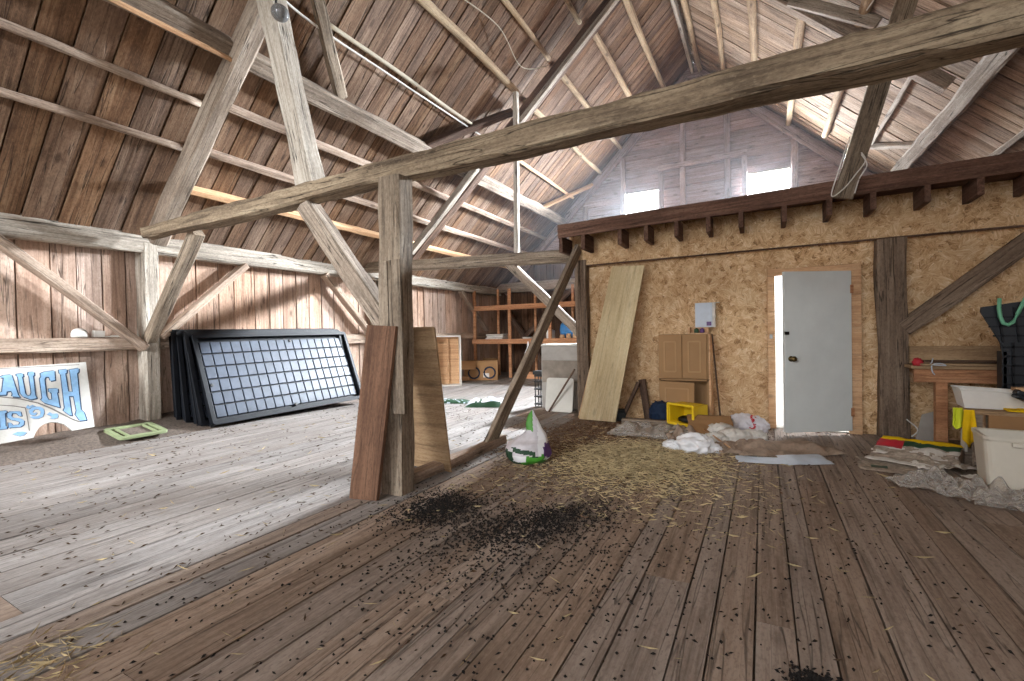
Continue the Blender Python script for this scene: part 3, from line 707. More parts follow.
    part(mb.build('lower_lettering', M['signblue'], root), 'smaller blue letters IS')
    for k in ('scroll1', 'scroll2', 'leaf', 'leaf2'):
        sw = MB().prism(P[k], 0, 2*z).build('painted_scroll', M['signblue'], root)
        MB().prism(shift(P[k], .005, -.004), 0, z).build('scroll_outline', M['signline'], sw)
    mb = MB()
    for k in ('arc', 'line1'): mb.prism(P[k], 0, 2*z)
    mb.box((-.36, -.027, 0), (.6, .006, .004*1), 0)
    mb.build('border_lines', M['signline'], root)
sign()

# dusty chaff heaped along the side wall
def heap():
    mb = MB(); nx, ny = 26, 90; vs = []; fs = []
    for j in range(ny+1):
        Y = -.5+4.55*j/ny; 
        for i in range(nx+1):
            X = XL+.02+.78*i/nx; f = 1-i/nx
            e = min(1, max(0, (3.95-Y)/.7))
            h = (.15*f**.8*e*(.9+.5*noise.noise(Vector((X*2, Y*1.5, 2)))) + .012*noise.noise(Vector((X*9, Y*9, 0)))*f)
            h *= min(1, f*5)
            vs.append((X, Y, fz(X, Y)+h-.012*(1-f)*1.0+.002))
    for j in range(ny):
        for i in range(nx):
            a = j*(nx+1)+i; fs.append((a, a+1, a+nx+2, a+nx+1))
    o = mb.add(vs, fs).build('chaff_dust', M['dirt'], smooth=True)
    tag(o, 'grey brown dusty chaff heaped along the foot of the board wall under the sign', 'dust', kind='stuff')
heap()

# pale green plastic frame
def rrect(w, h, r, n=5):
    out = []
    for cx, cy, a0 in ((w/2-r, h/2-r, 0), (-w/2+r, h/2-r, 90), (-w/2+r, -h/2+r, 180), (w/2-r, -h/2+r, 270)):
        for k in range(n+1):
            a = math.radians(a0+90*k/n); out.append((cx+r*math.cos(a), cy+r*math.sin(a)))
    return out
def ringframe(w, h, r, t, d, mi=0, mb=None, M=None):
    mb = mb or MB(); o = rrect(w, h, r); i = rrect(w-2*t, h-2*t, max(.005, r-t)); n = len(o)
    vs = [(x, y, 0) for x, y in o]+[(x, y, 0) for x, y in i]+[(x, y, d) for x, y in o]+[(x, y, d) for x, y in i]
    fs = []
    for k in range(n):
        k2 = (k+1) % n
        fs += [(k, k2, n+k2, n+k), (2*n+k, 3*n+k, 3*n+k2, 2*n+k2), (k, 2*n+k, 2*n+k2, k2), (n+k, n+k2, 3*n+k2, 3*n+k)]
    return mb.add(vs, fs, mi, M=M)
g = tag(empty('plastic_tray', mat=Matrix.Translation((-6.16, 2.52, .168)) @ Matrix.Rotation(math.radians(9), 4, 'Y') @ Matrix.Rotation(math.radians(90), 4, 'Z')), 'pale green plastic tray frame lying on the dust below the hewn post', 'plastic frame')
ringframe(.46, .42, .05, .05, .03).build('outer_rim', M['greenframe'], g, bevel=.004)
mb = MB(); mb.box((0, 0, .006), (.37, .33, .006)); mb.build('mesh_base', M['dirt'], g)
for x in (-.13, .13): MB().box((x, 0, .02), (.02, .33, .02)).build('crossbar', M['greenframe'], g)

# small things on the rail
o = MB().lathe([(.062, 0), (.07, .012), (.068, .05), (.055, .08), (.03, .096), (.004, .1)], 24).build('plastic_tub', M['white'], mat=Matrix.Translation((-6.60, 2.205, 1.235)), smooth=True)
tag(o, 'round white plastic tub upside down on the rail above the sign', 'tub')
o = MB().prism([(-.05, 0), (.05, 0), (.055, .07), (-.045, .075)], -.03, .03, M=Matrix.Rotation(PI/2, 4, 'X')).build('small_box', M['white'], mat=Matrix.Translation((-6.6, 2.37, 1.235)) @ Matrix.Rotation(PI/2, 4, 'Z'), bevel=.004)
tag(o, 'small white box standing on the rail beside the round tub', 'box')
o = MB().box((0, 0, .008), (.05, .2, .014)).box((.01, .02, .018), (.03, .12, .008)).build('paper_strip', M['paper'], mat=Matrix.Translation((-6.6, 2.52, 1.232)))
tag(o, 'flat white strip lying on the rail beside the small box', 'strip')

# ------------------------------------------------------------------ black grow trays
def make_tray():
    root = empty('grow_tray')
    L, H = 2.44, 1.2
    mb = MB(); mb.box((L/2, H/2, -.02), (L-.06, H-.06, .012))
    for (c, dd) in (((L/2, .03, 0), (L, .012, .10)), ((L/2, H-.03, 0), (L, .012, .10)), ((.03, H/2, 0), (.012, H, .10)), ((L-.03, H/2, 0), (.012, H, .10))): mb.box(c, dd)
    mb.build('tray_shell', M['tray'], root)
    ringframe(L, H, .05, .055, .016, M=Matrix.Translation((L/2, H/2, .045))).build('rim', M['tray'], root, bevel=.004)
    mb = MB(); nx, ny = 17, 6; x0, x1, y0, y1 = .09, L-.09, .09, H-.09
    px, py = (x1-x0)/nx, (y1-y0)/ny
    for i in range(nx):
        for j in range(ny):
            mb.box((x0+(i+.5)*px, y0+(j+.5)*py, -.005), (px-.009, py-.012, .026), taper=.94)
    p = mb.build('grid_of_pads', M['pad'], root, bevel=.004)
    for (x, y) in ((1.38, H-.12), (.12, .52), (1.2, .1)):
        MB().lathe([(.022, 0), (.022, .02), (.012, .022)], 14, M=Matrix.Translation((x, y, .0))).build('drain_plug', M['black'], root)
    return root
def copy_tree(o, parent=None):
    c = o.copy(); COL.objects.link(c); c.parent = parent
    for ch in [k for k in bpy.data.objects if k.parent == o]:
        copy_tree(ch, c)
    return c
tray = make_tray()
def place_tray(root, bl, top, label):
    """bl: near bottom corner; top: near top corner; run along +Y"""
    bl = Vector(bl); top = Vector(top); u = Vector((-.0, 1, .008)).normalized()
    v = (top-bl); v -= v.dot(u)*u; v.normalize(); n = u.cross(v)
    m = Matrix((u, v, n)).transposed().to_4x4(); m.translation = bl
    root.matrix_world = m; tag(root, label, 'plastic tray', 'black grow trays leaning on the wall')
tl = ['front black grow tray of the leaning stack, its whole pad grid in view', 'second black grow tray, just behind the front one in the stack',
      'third black grow tray of the stack, between the second and the fourth', 'fourth black grow tray of the stack, next to the one on the wall', 'rearmost black grow tray, standing nearest the board wall']
for i in range(5):
    t_ = tray if i == 0 else copy_tree(tray)
    dy = (0, -.07, -.06, -.12, -.16)[i]
    place_tray(t_, (-5.95-.125*i, 3.2+dy, .115), (-6.37-.035*i, 3.2+dy, 1.24+.018*i), tl[i])

# ------------------------------------------------------------------ far end of the tall bay
def shelf():
    r = tag(empty('shelving', (-6.55, 10.0, .1)), 'large wooden shelving unit of orange pine at the far end of the tall bay', 'shelving')
    for i, x in enumerate((0, 1.02, 2.10, 3.12)):
        MB().box2((x, 0, 0), (x+.08, .04, 2.2 if i < 2 else 1.85)).build('upright', M['orange'], r, bevel=.003)
    for i, x in enumerate((.42, 1.5, 2.5)):
        MB().box2((x, .5, 0), (x+.06, .54, 2.25)).build('rear_upright', M['orange'], r, bevel=.003)
    for z in (.90, 1.74):
        mb = MB(); mb.box2((-.02, -.04, z-.06), (3.9, 0, z+.06)); mb.box2((0, 0, z+.02), (3.9, .54, z+.045))
        mb.build('shelf_board', M['orange'], r, bevel=.003)
    MB().box2((1.5, -.06, 0), (3.9, .0, .16)).build('kick_board', M['orange'], r)
shelf()
for lab, p0, p1, w in (('dark brace on the far wall behind the shelving, falling from the corner', (-6.3, 11.2, 1.9), (-4.9, 11.2, .12), .14), ('dark brace on the far wall behind the shelving, rising to the tie', (-5.9, 11.2, .9), (-4.3, 11.2, 2.3), .14)):
    timber('brace', lab, 'timber brace', p0, p1, .08, w, M['brown'])
timber('wall_plate', 'rough log plate across the far wall above the shelving', 'timber plate', (-6.6, 11.25, 2.45), (-2.2, 11.25, 2.45), .2, .26, M['grey'], wob=.02)
timber('timber_rail', 'pale timber lying on the floor in front of the far shelving', 'timber', (-6.45, 9.0, .14), (-5.7, 9.55, .15), .1, .1, M['newwood'])
def cardbox():
    r = tag(empty('cardboard_box', (-6.0, 9.5, fz(-6, 9.5)), math.radians(28)), 'open brown cardboard box with dark ring prints, in front of the shelving', 'box')
    mb = MB(); w, dd, h = .78, .45, .46
    for c, s in (((0, -dd/2, h/2), (w, .012, h)), ((0, dd/2, h/2), (w, .012, h)), ((-w/2, 0, h/2), (.012, dd, h)), ((w/2, 0, h/2), (.012, dd, h)), ((0, 0, .01), (w, dd, .012))): mb.box(c, s)
    mb.build('carton', M['card'], r)
    MB().box((0, 0, 0), (.38, .012, .30), M=Matrix.Translation((-.3, -dd/2-.10, h-.09)) @ Matrix.Rotation(-.9, 4, 'X')).build('front_flap', M['card'], r)
    MB().box((0, 0, 0), (.36, .012, .22), M=Matrix.Translation((.2, dd/2+.02, h+.0)) @ Matrix.Rotation(1.2, 4, 'X')).build('rear_flap', M['card'], r)
    for x in (-.17, .2):
        mb = MB(); pts = [(x+.13*math.cos(a*PI/12), -dd/2-.01, .18+.13*math.sin(a*PI/12)) for a in range(25)]
        mb.tube(pts, .02, 6, cap=False); mb.build('ring_print', M['blue'], r)
    MB().box((.12, -dd/2-.012, .12), (.14, .006, .1)).build('paper_label', M['paper'], r)
cardbox()
def stack(name, label, cat, loc, w, d_, hs, mats, rz=0):
    r = tag(empty(name, loc, rz), label, cat); z = 0
    for i, h in enumerate(hs):
        MB().box((R.uniform(-.015, .015), R.uniform(-.015, .015), z+h/2), (w*R.uniform(.9, 1), d_*R.uniform(.9, 1), h-.003)).build('folded_sheet', mats[i % len(mats)], r, bevel=h*.3)
        z += h
    return r
stack('folded_sheets', 'stack of folded white sheets on the middle shelf of the far shelving', 'sheets', (-5.95, 10.2, 1.047), .52, .35, (.05, .04, .05), [M['paper'], M['white'], M['lightgrey']])
o = MB().lathe([(.11, 0), (.12, .03), (.115, .05)], 16).build('dish', M['paper'], mat=Matrix.Translation((-5.1, 10.2, 1.047)), smooth=True); tag(o, 'flat pale dish on the middle shelf, past the folded sheets', 'dish')
o = MB().box((0, 0, .1), (.16, .16, .2)).box((0, 0, .21), (.1, .1, .03)).build('carton', M['white'], mat=Matrix.Translation((-4.45, 10.15, 1.047)), bevel=.01); tag(o, 'white carton on the middle shelf beside the blue drum', 'carton')
j = tag(empty('plastic_drum', (-3.95, 10.25, 1.045)), 'blue plastic drum lying on the shelf behind the corner post', 'drum')
MB().lathe([(.1, -.24), (.18, -.23), (.2, -.19), (.195, 0), (.2, .19), (.18, .23), (.1, .24)], 24, M=Matrix.Translation((0, 0, .20)) @ Matrix.Rotation(PI/2, 4, 'Y')).build('drum_body', M['bluejug'], j, smooth=True)
MB().lathe([(.03, 0), (.03, .03), (.02, .035)], 14, M=Matrix.Translation((.24, 0, .27)) @ Matrix.Rotation(PI/2, 4, 'Y')).build('cap', M['white'], j)
for i, (x, h) in enumerate(((-4.12, .10), (-3.96, .12), (-3.80, .13), (-3.64, .11))):
    o = MB().lathe([(.055, 0), (.06, .01), (.06, h-.03), (.045, h-.02), (.05, h-.015), (.05, h)], 14).build('small_can', M['newwood'], mat=Matrix.Translation((x, 10.06, 1.045)), smooth=False)
    tag(o, ['first', 'second', 'third', 'last'][i]+' of the small tan cans in front of the blue drum', 'can', 'small tan cans on the far shelf')
def hangbag():
    mb = MB(); mb.lathe([(.01, .45), (.02, .42), (.03, .3), (.09, .18), (.11, .08), (.08, .02), (.02, 0)], 14, sy=.6)
    o = mb.build('hanging_bag', M['wplastic'], mat=Matrix.Translation((-4.95, 9.93, .55)), smooth=True); tag(o, 'white plastic bag hanging from the middle shelf board', 'bag')
hangbag()
timber('board', 'reddish plank leaning inside the far shelving below the middle shelf', 'board', (-4.35, 10.2, .12), (-4.1, 10.45, .95), .2, .02, M['redply'], up=(0, -1, 0))
# white-edged shallow cabinet carcass behind the plywood offcut
r = tag(empty('cabinet_carcass', (-6.28, 8.12, fz(-6.2, 8.2)), math.radians(40)), 'white-edged open cabinet carcass with tan inside, beyond the plywood offcut', 'cabinet')
mb = MB(); mb.box2((-.02, 0, 0), (0, .3, 1.12)); mb.box2((.5, 0, 0), (.53, .3, 1.12)); mb.box2((-.02, 0, 1.09), (.53, .3, 1.12)); mb.box2((-.02, 0, 0), (.53, .3, .03))
mb.build('carcass', M['white'], r)
MB().box2((0, .27, .03), (.5, .29, 1.09)).build('back_panel', M['newwood'], r)
MB().box2((.24, .2, .03), (.27, .27, 1.09)).build('inner_upright', M['newwood'], r)

# grey cabinet behind the strut
r = tag(empty('metal_cabinet', (-2.72, 6.82, 0)), 'tall grimy grey cabinet beside the corner post, behind the long strut', 'cabinet')
MB().box2((-.33, -.25, .02), (.36, .3, .98)).build('body', M['fridge'], r, bevel=.01)
MB().box2((-.31, -.27, .42), (.34, -.252, .76)).build('front_panel', M['fridgedark'], r, bevel=.006)
MB().box2((-.345, -.265, .98), (.375, .31, 1.01)).build('top', M['lightgrey'], r, bevel=.005)
mb = MB(); mb.prism(rrect(.43, .5, .04), 0, .02, M=Matrix.Translation((-2.66, 6.36, .262)) @ Matrix.Rotation(math.radians(80), 4, 'X'))
tag(mb.build('leaning_board', M['lightgrey']), 'pale rounded panel leaning at the foot of the grey cabinet', 'panel')
timber('stick', 'thin dark stick leaning across the grey cabinet', 'stick', (-2.80, 6.26, .02), (-2.36, 6.2, .66), .022, .022, M['brown'], wob=.001)
def rack():
    r = tag(empty('wire_rack', (-3.17, 6.75, 0)), 'narrow black rack standing on the floor beside the grey cabinet', 'rack')
    for sx in (-.05, .05):
        for sy in (-.06, .06): MB().box((sx, sy, .26), (.014, .014, .52)).build('rack_post', M['black'], r)
    for z in (.05, .17, .29, .41, .5): MB().box((0, 0, z), (.13, .15, .02)).build('rack_shelf', M['black'], r)
    MB().box((0, 0, .55), (.17, .17, .06)).build('rack_top', M['black'], r, bevel=.01)
rack()

# ------------------------------------------------------------------ bags
def blob(mb, c, s, seed, amp=.18, n=4, mi=None, flat=True, freq=2.2):
    bm = bmesh.new(); bmesh.ops.create_icosphere(bm, subdivisions=n, radius=1)
    vs = []; fs = []
    for v in bm.verts:
        p = v.co.copy(); k = 1+amp*(1-2*abs(noise.noise(p*freq+Vector((seed, seed*2, 0)))))*1.0+amp*.6*(noise.noise(p*freq*2.3+Vector((seed*3, 1, 2))))
        q = Vector((p.x*s[0]*k, p.y*s[1]*k, p.z*s[2]*k))
        if flat and q.z < -s[2]*.55: q.z = -s[2]*.55
        vs.append(Vector(c)+q+Vector((0, 0, s[2]*.55 if flat else 0)))
    for f in bm.faces: fs.append([v.index for v in f.verts])
    bm.free()
    n0 = len(mb.v); mb.add(vs, fs)
    if mi:
        for i in range(len(mb.f)-len(fs), len(mb.f)):
            ctr = sum((mb.v[k] for k in mb.f[i]), Vector())/3; mb.m[i] = mi(ctr-Vector(c))
    return mb
def flatbag(name, label, cat, loc, rz, w, d_, h, mats, seed, fn):
    mb = MB(); nx, ny = 22, 16; vs = []; fs = []
    for s in (0, 1):
        for j in range(ny+1):
            for i in range(nx+1):
                u = i/nx*2-1; v = j/ny*2-1
                e = (1-abs(u)**4)*(1-abs(v)**4)
                z = (h*e*(.7+.5*noise.noise(Vector((u*2.2, v*2.2, seed))))+.012*noise.noise(Vector((u*7, v*7, seed)))*e) if s else 0
                vs.append((u*w/2*(1+.04*noise.noise(Vector((v*2, seed, 0)))), v*d_/2*(1+.05*noise.noise(Vector((u*2, seed, 5)))), z+.004))
        base = s*(nx+1)*(ny+1)
        for j in range(ny):
            for i in range(nx):
                a = base+j*(nx+1)+i; q = (a, a+1, a+nx+2, a+nx+1); fs.append(q if s else q[::-1])
    mb.add(vs, fs)
    for k, f in enumerate(mb.f):
        c = sum((mb.v[i] for i in f), Vector())/4; mb.m[k] = fn(c.x/w*2, c.y/d_*2)
    o = mb.build(name, mats, mat=Matrix.Translation(loc) @ Matrix.Rotation(rz, 4, 'Z'), smooth=True)
    return tag(o, label, cat)
flatbag('feed_bag', 'folded white and green feed bag lying flat on the bright floor', 'bag', (-4.02, 6.55, fz(-4, 6.5)+.002), .5, .75, .62, .13, [M['paleblue'], M['darkgreen'], M['bagwhite']], 3,
        lambda u, v: 1 if (v < -.8 or (abs(u+.3) < .05 and v < .3) or noise.noise(Vector((u*5, v*4, 7))) > .35) else (2 if noise.noise(Vector((u*3, v*3, 1))) > .0 else 0))
flatbag('feed_bag', 'flattened dark green bag on the bright floor beyond the plywood offcut', 'bag', (-4.72, 6.5, fz(-4.7, 6.5)+.002), .4, .62, .34, .06, [M['darkgreen'], M['paleblue']], 8,
        lambda u, v: 1 if noise.noise(Vector((u*4, v*3, 4))) > .25 else 0)
def standing_bag():
    # outline (left, right) by height, in metres
    prof = [(0, -.155, .12), (.04, -.205, .18), (.08, -.215, .205), (.13, -.212, .20), (.175, -.19, .185), (.21, -.13, .17), (.26, -.05, .145), (.30, -.025, .12), (.345, -.03, .10), (.385, -.022, .085), (.42, -.005, .06), (.45, .02, .05), (.465, .03, .042)]
    mb = MB(); n = 48; rows = 44; vs = []; fs = []
    for i in range(rows+1):
        z = .465*i/rows; k = 0
        while k < len(prof)-2 and z > prof[k+1][0]: k += 1
        f = (z-prof[k][0])/(prof[k+1][0]-prof[k][0]); l = prof[k][1]+(prof[k+1][1]-prof[k][1])*f; rr = prof[k][2]+(prof[k+1][2]-prof[k][2])*f
        a = (rr-l)/2; cx = (rr+l)/2; b = min(.14, a*.75) if z < .2 else a*.5
        for q in range(n):
            th = 2*PI*q/n; c, s_ = math.cos(th), math.sin(th)
            w = 1+.10*noise.noise(Vector((c*2.4, s_*2.4, z*9)))+.05*noise.noise(Vector((c*7, s_*7, z*22)))
            vs.append((cx+a*w*c, b*w*s_+.1*z, z+.012*noise.noise(Vector((c*3, s_*3, z*6)))*(1 if i else 0)))
    for i in range(rows):
        for k in range(n):
            k2 = (k+1) % n; fs.append((i*n+k, i*n+k2, (i+1)*n+k2, (i+1)*n+k))
    fs += [tuple(range(n))[::-1], tuple(range(rows*n, rows*n+n))]
    mb.add(vs, fs)
    for k, f in enumerate(mb.f):
        c = sum((mb.v[i] for i in f), Vector())/len(f); x, z = c.x, c.z+.03*noise.noise(Vector((c.x*14, c.y*14, 3))); m = 0
        if z < .035: m = 2 if x < -.08 else 1
        elif z < .085 and x > -.04 and x < .13: m = 1
        elif z < .12 and x < -.15: m = 2
        elif -.16 < x < .06 and abs(z-.125+.18*(x+.05)) < .022 and c.y < 0: m = 3
        elif x > .125 and .06 < z < .19: m = 4
        elif z > .29 and x < .035: m = 1
        elif x > .075 or (z < .09 and x < .0): m = 5
        mb.m[k] = m
    r = mb.build('feed_bag', [M['bagwhite'], M['green'], M['darkgreen'], M['darkgreen'], M['purple'], M['wplastic']], mat=Matrix.Translation((-1.90, 3.80, 0)) @ Matrix.Rotation(math.radians(28), 4, 'Z'), smooth=True)
    tag(r, 'half-empty white feed bag with green and purple print standing by the long strut', 'bag')
standing_bag()

# ------------------------------------------------------------------ against the strand-board wall
slab('board', 'long pale laminated plank leaning high against the strand-board wall', 'board', [(-2.20, 5.94, .01), (-1.69, 5.9, .01), (-1.355, 6.20, 2.04), (-1.79, 6.21, 2.065)], .03, M['paleply'], (0, -1, .15))
slab('board', 'narrow reddish board leaning just behind the long pale plank', 'board', [(-2.25, 6.03, .01), (-2.10, 6.03, .01), (-1.80, 6.22, 1.75), (-1.86, 6.22, 1.75)], .02, M['newwood'], (0, -1, .12))
o = MB().box((0, 0, .06), (.2, .2, .12)).box((.03, 0, .13), (.12, .14, .03)).build('dark_block', M['black'], mat=Matrix.Translation((-1.72, 6.1, 0)) @ Matrix.Rotation(.3, 4, 'Z'), bevel=.01)
tag(o, 'small black block at the foot of the long pale plank', 'block')
timber('lumber', 'short upright lumber piece of the two crossed behind the floor debris', 'lumber', (-1.33, 6.16, .0), (-1.44, 6.3, .53), .09, .05, M['brown'], up=(0, -1, 0), wob=.003)
timber('lumber', 'short slanting lumber piece of the two crossed behind the floor debris', 'lumber', (-1.66, 6.1, .02), (-1.47, 6.24, .5), .05, .05, M['brown'], up=(0, -1, 0), wob=.003)
timber('lumber', 'straight timber strip lying on the floor before the yellow crate', 'lumber', (-1.58, 5.80, .042), (-.62, 5.90, .042), .10, .08, M['grey'], wob=.003)

def cab_door(parent, x0, x1, z0, z1, y, name='cabinet_door'):
    dm = MB().box2((x0, y-.02, z0), (x1, y, z1)).build(name, M['mdf'], parent, bevel=.003)
    w, h = x1-x0-.12, z1-z0-.14
    mb = MB(); ringframe(w, h, .02, .02, .008, mb=mb, M=Matrix.Translation(((x0+x1)/2, y-.02, (z0+z1)/2)) @ Matrix.Rotation(PI/2, 4, 'X'))
    mb.build('door_moulding', M['mdfgroove'], dm)
    return dm
uc = tag(empty('wall_cabinet', (-.87, 6.32, .585)), 'upper brown cabinet with two framed doors, stacked on the lower one', 'cabinet')
MB().box2((-.29, -.30, 0), (.29, -.0, .55)).build('carcass', M['mdf'], uc)
cab_door(uc, -.287, -.012, .01, .54, -.302); cab_door(uc, -.003, .272, .01, .54, -.302)
MB().box2((.292, -.30, 0), (.312, 0, .55)).build('side_panel', M['newwood'], uc)
lc = tag(empty('base_cabinet', (-.87, 6.32, 0)), 'lower brown cabinet on the floor with its open side showing', 'cabinet')
mb = MB()
for a, b in (((-.29, -.3, 0), (-.27, 0, .58)), ((.27, -.3, 0), (.29, 0, .58)), ((-.29, -.3, .56), (.29, 0, .58)), ((-.29, -.3, .08), (.29, 0, .10)), ((-.29, -.02, 0), (.29, 0, .58)), ((.1, -.28, .22), (.27, 0, .235))): mb.box2(a, b)
mb.build('carcass', M['mdf'], lc)
dd = cab_door(lc, -.287, .12, .06, .545, -.302, 'sagging_door'); dd.rotation_euler = (0, math.radians(1.2), 0)
MB().box2((.292, -.3, 0), (.315, 0, .58)).build('side_panel', M['newwood'], lc)
fa = tag(empty('first_aid_box', (-.63, 6.28, 1.215)), 'white metal first aid box on the strand board above the brown cabinets', 'first aid box')
MB().box2((-.115, -.10, 0), (.115, .04, .305)).build('box_body', M['paper'], fa, bevel=.008)
MB().box2((-.112, -.112, .003), (.085, -.10, .302)).build('box_lid', M['paleblue'], fa, bevel=.004)
MB().box2((.02, -.116, .02), (.075, -.113, .07)).build('printed_label', M['purple'], fa)
MB().box2((-.13, .0, .305), (.16, .05, .312)).build('top_flap', M['paper'], fa)
mb = MB(); mb.box((0, 0, .005), (.22, .14, .01)); mb.box((-.1, 0, .04), (.02, .14, .08)); mb.box((0, .065, .04), (.22, .01, .08))
o = mb.build('wooden_tray', M['newwood'], mat=Matrix.Translation((-.70, 6.11, 1.137))); tag(o, 'small wooden tray on top of the upper brown cabinet', 'tray')
for i, (x, m_) in enumerate(((-.72, 'darkgreen'), (-.655, 'purple'))):
    o = MB().lathe([(.025, 0), (.027, .02), (.026, .05), (.012, .055), (.012, .062)], 14).build('jar', M[m_], mat=Matrix.Translation((x, 6.1, 1.148)), smooth=True)
    tag(o, ('small green jar in the wooden tray on the cabinet', 'small dark purple jar in the wooden tray on the cabinet')[i], 'jar')
pole('broom_stick', 'thin stick leaning against the side of the brown cabinets', 'stick', (-.44, 5.95, .01), (-.545, 6.12, 1.13), .011, M['brown'], wob=.001)
# yellow crate, tipped on its side
yc = tag(empty('plastic_crate', mat=Matrix.Translation((-.79, 5.80, .086)) @ Matrix.Rotation(math.radians(-30), 4, 'Z') @ Matrix.Scale(1.05, 4)), 'yellow plastic crate lying on its side before the lower cabinet', 'crate')
mb = MB()
for a, b in (((-.16, -.13, 0), (.16, .13, .012)), ((-.16, -.13, .2), (.16, .13, .212)), ((-.16, -.13, 0), (-.148, .13, .21)), ((.148, -.13, 0), (.16, .13, .21)), ((-.16, .118, 0), (.16, .13, .21))): mb.box2(a, b)
mb.build('crate_shell', M['yellow'], yc, bevel=.003)
ringframe(.36, .245, .02, .025, .02, M=Matrix.Translation((0, -.125, .106)) @ Matrix.Rotation(PI/2, 4, 'X')).build('crate_rim', M['yellow'], yc, bevel=.003)
blob(MB(), (0, 0, .013), (.1, .08, .04), 4, .2, 3).build('dark_filling', M['black'], yc, smooth=True)
o = blob(MB(), (0, 0, 0), (.13, .10, .13), 7, .25, 4).build('blue_bag', M['blue'], mat=Matrix.Translation((-1.13, 5.99, .08)), smooth=True); tag(o, 'crumpled dark blue bag beside the yellow crate', 'bag')
# sheets
def sheet(name, label, cat, loc, rz, w, d_, mat, seed, amp=.03, freq=2.5, lift=0, tilt=0, th=.002, nx=26, ny=20, outline=None, mats=None, fn=None):
    mb = MB(); vs = []; fs = []
    for j in range(ny+1):
        for i in range(nx+1):
            u = i/nx*2-1; v = j/ny*2-1
            rr = 1+.10*noise.noise(Vector((u*1.7, v*1.7, seed+9)))
            z = amp*(abs(noise.noise(Vector((u*freq, v*freq, seed))))*1.6+.35*abs(noise.noise(Vector((u*freq*3, v*freq*3, seed+4)))))
            z *= .35+.65*(1-max(abs(u), abs(v))**3)
            vs.append((u*w/2*rr, v*d_/2*rr, z+lift*(v+1)/2+th))
    for j in range(ny):
        for i in range(nx):
            a = j*(nx+1)+i; fs.append((a, a+1, a+nx+2, a+nx+1))
    mb.add(vs, fs)
    if fn:
        for k, f in enumerate(mb.f):
            c = sum((mb.v[i] for i in f), Vector())/4; mb.m[k] = fn(c.x/w*2, c.y/d_*2)
    o = mb.build(name, mats or mat, mat=Matrix.Translation(loc) @ Matrix.Rotation(rz, 4, 'Z') @ Matrix.Rotation(tilt, 4, 'X'), smooth=True)
    s = o.modifiers.new('thick', 'SOLIDIFY'); s.thickness = th; s.offset = 0
    return tag(o, label, cat)
sheet('cardboard_sheet', 'brown cardboard sheet tilted up in front of the cabinets', 'cardboard', (-.53, 5.52, .004), .12, .46, .34, M['card'], 2, .012, 1.2, lift=.20, th=.004)
sheet('plastic_sheet', 'crumpled clear plastic sheet on the floor before the timber strip', 'plastic sheet', (-1.12, 5.48, .004), .1, .95, .62, M['glassy'], 5, .12, 3)
sheet('plastic_sheet', 'dull brownish plastic sheet bunched beside the white carrier bag', 'plastic sheet', (-.72, 5.35, .004), .4, .5, .4, M['cloth'], 15, .13, 2.6)
o = blob(MB(), (0, 0, 0), (.16, .11, .105), 12, .22, 5, freq=1.6); blob(o, (.15, .05, 0), (.08, .06, .05), 5, .3, 4); blob(o, (-.2, .0, 0), (.085, .06, .055), 6, .3, 4)
o = o.build('plastic_bag', M['wplastic'], mat=Matrix.Translation((-.60, 4.80, .0)), smooth=True); tag(o, 'big white plastic bag bundled at the edge of the straw', 'bag')
mb = blob(MB(), (0, 0, 0), (.20, .12, .115), 22, .25, 5, mi=lambda q: 1 if (.05 < q.x < .11 and .03 < q.z < .2 and noise.noise(q*22) > .0) else 0)
o = mb.build('carrier_bag', [M['bagwhite'], M['red']], mat=Matrix.Translation((-.18, 5.98, 0)) @ Matrix.Rotation(-.1, 4, 'Z'), smooth=True); tag(o, 'white carrier bag with red print lying by the door jamb', 'bag')
for i, (x, y, s, lab) in enumerate(((-.42, 5.55, .11, 'crumpled white tissue next to the carrier bag'), (-.28, 5.40, .10, 'crumpled white tissue nearest the dirty brown cloth'), (-.45, 5.30, .075, 'small crumpled tissue between the white bag and the cardboard sheet'), (-.10, 5.52, .085, 'crumpled tissue in front of the door jamb'))):
    o = blob(MB(), (0, 0, 0), (s*1.3, s, s*.75), 30+i*3, .4, 4, freq=2.4).build('crumpled_paper', M['paper'], mat=Matrix.Translation((x, y, 0)), smooth=True); tag(o, lab, 'paper')
sheet('dirty_cloth', 'dirty brown cloth spread on the floor in front of the door', 'cloth', (.12, 5.18, .004), .5, .95, .62, M['cloth'], 41, .09, 2.6)
sheet('pale_sheet', 'pale blue stiff sheet sticking out beneath the dirty brown cloth', 'sheet', (.0, 4.66, .003), .18, .44, .14, M['paleblue'], 44, .012, 1, lift=.02)
sheet('pale_sheet', 'pale curved sheet beside the stiff blue one under the cloth', 'sheet', (.31, 4.80, .003), .5, .40, .22, M['paleblue'], 46, .02, 1, lift=.03)
sheet('dark_cloth', 'small dark rag beside the dirty brown cloth', 'cloth', (-.33, 4.98, .003), .3, .3, .34, M['cloth'], 47, .07, 3)
pole('stick', 'pale stick lying across the rubbish by the white plastic bag', 'stick', (-.58, 5.45, .09), (-.28, 4.92, .03), .01, M['newwood'], wob=.001)

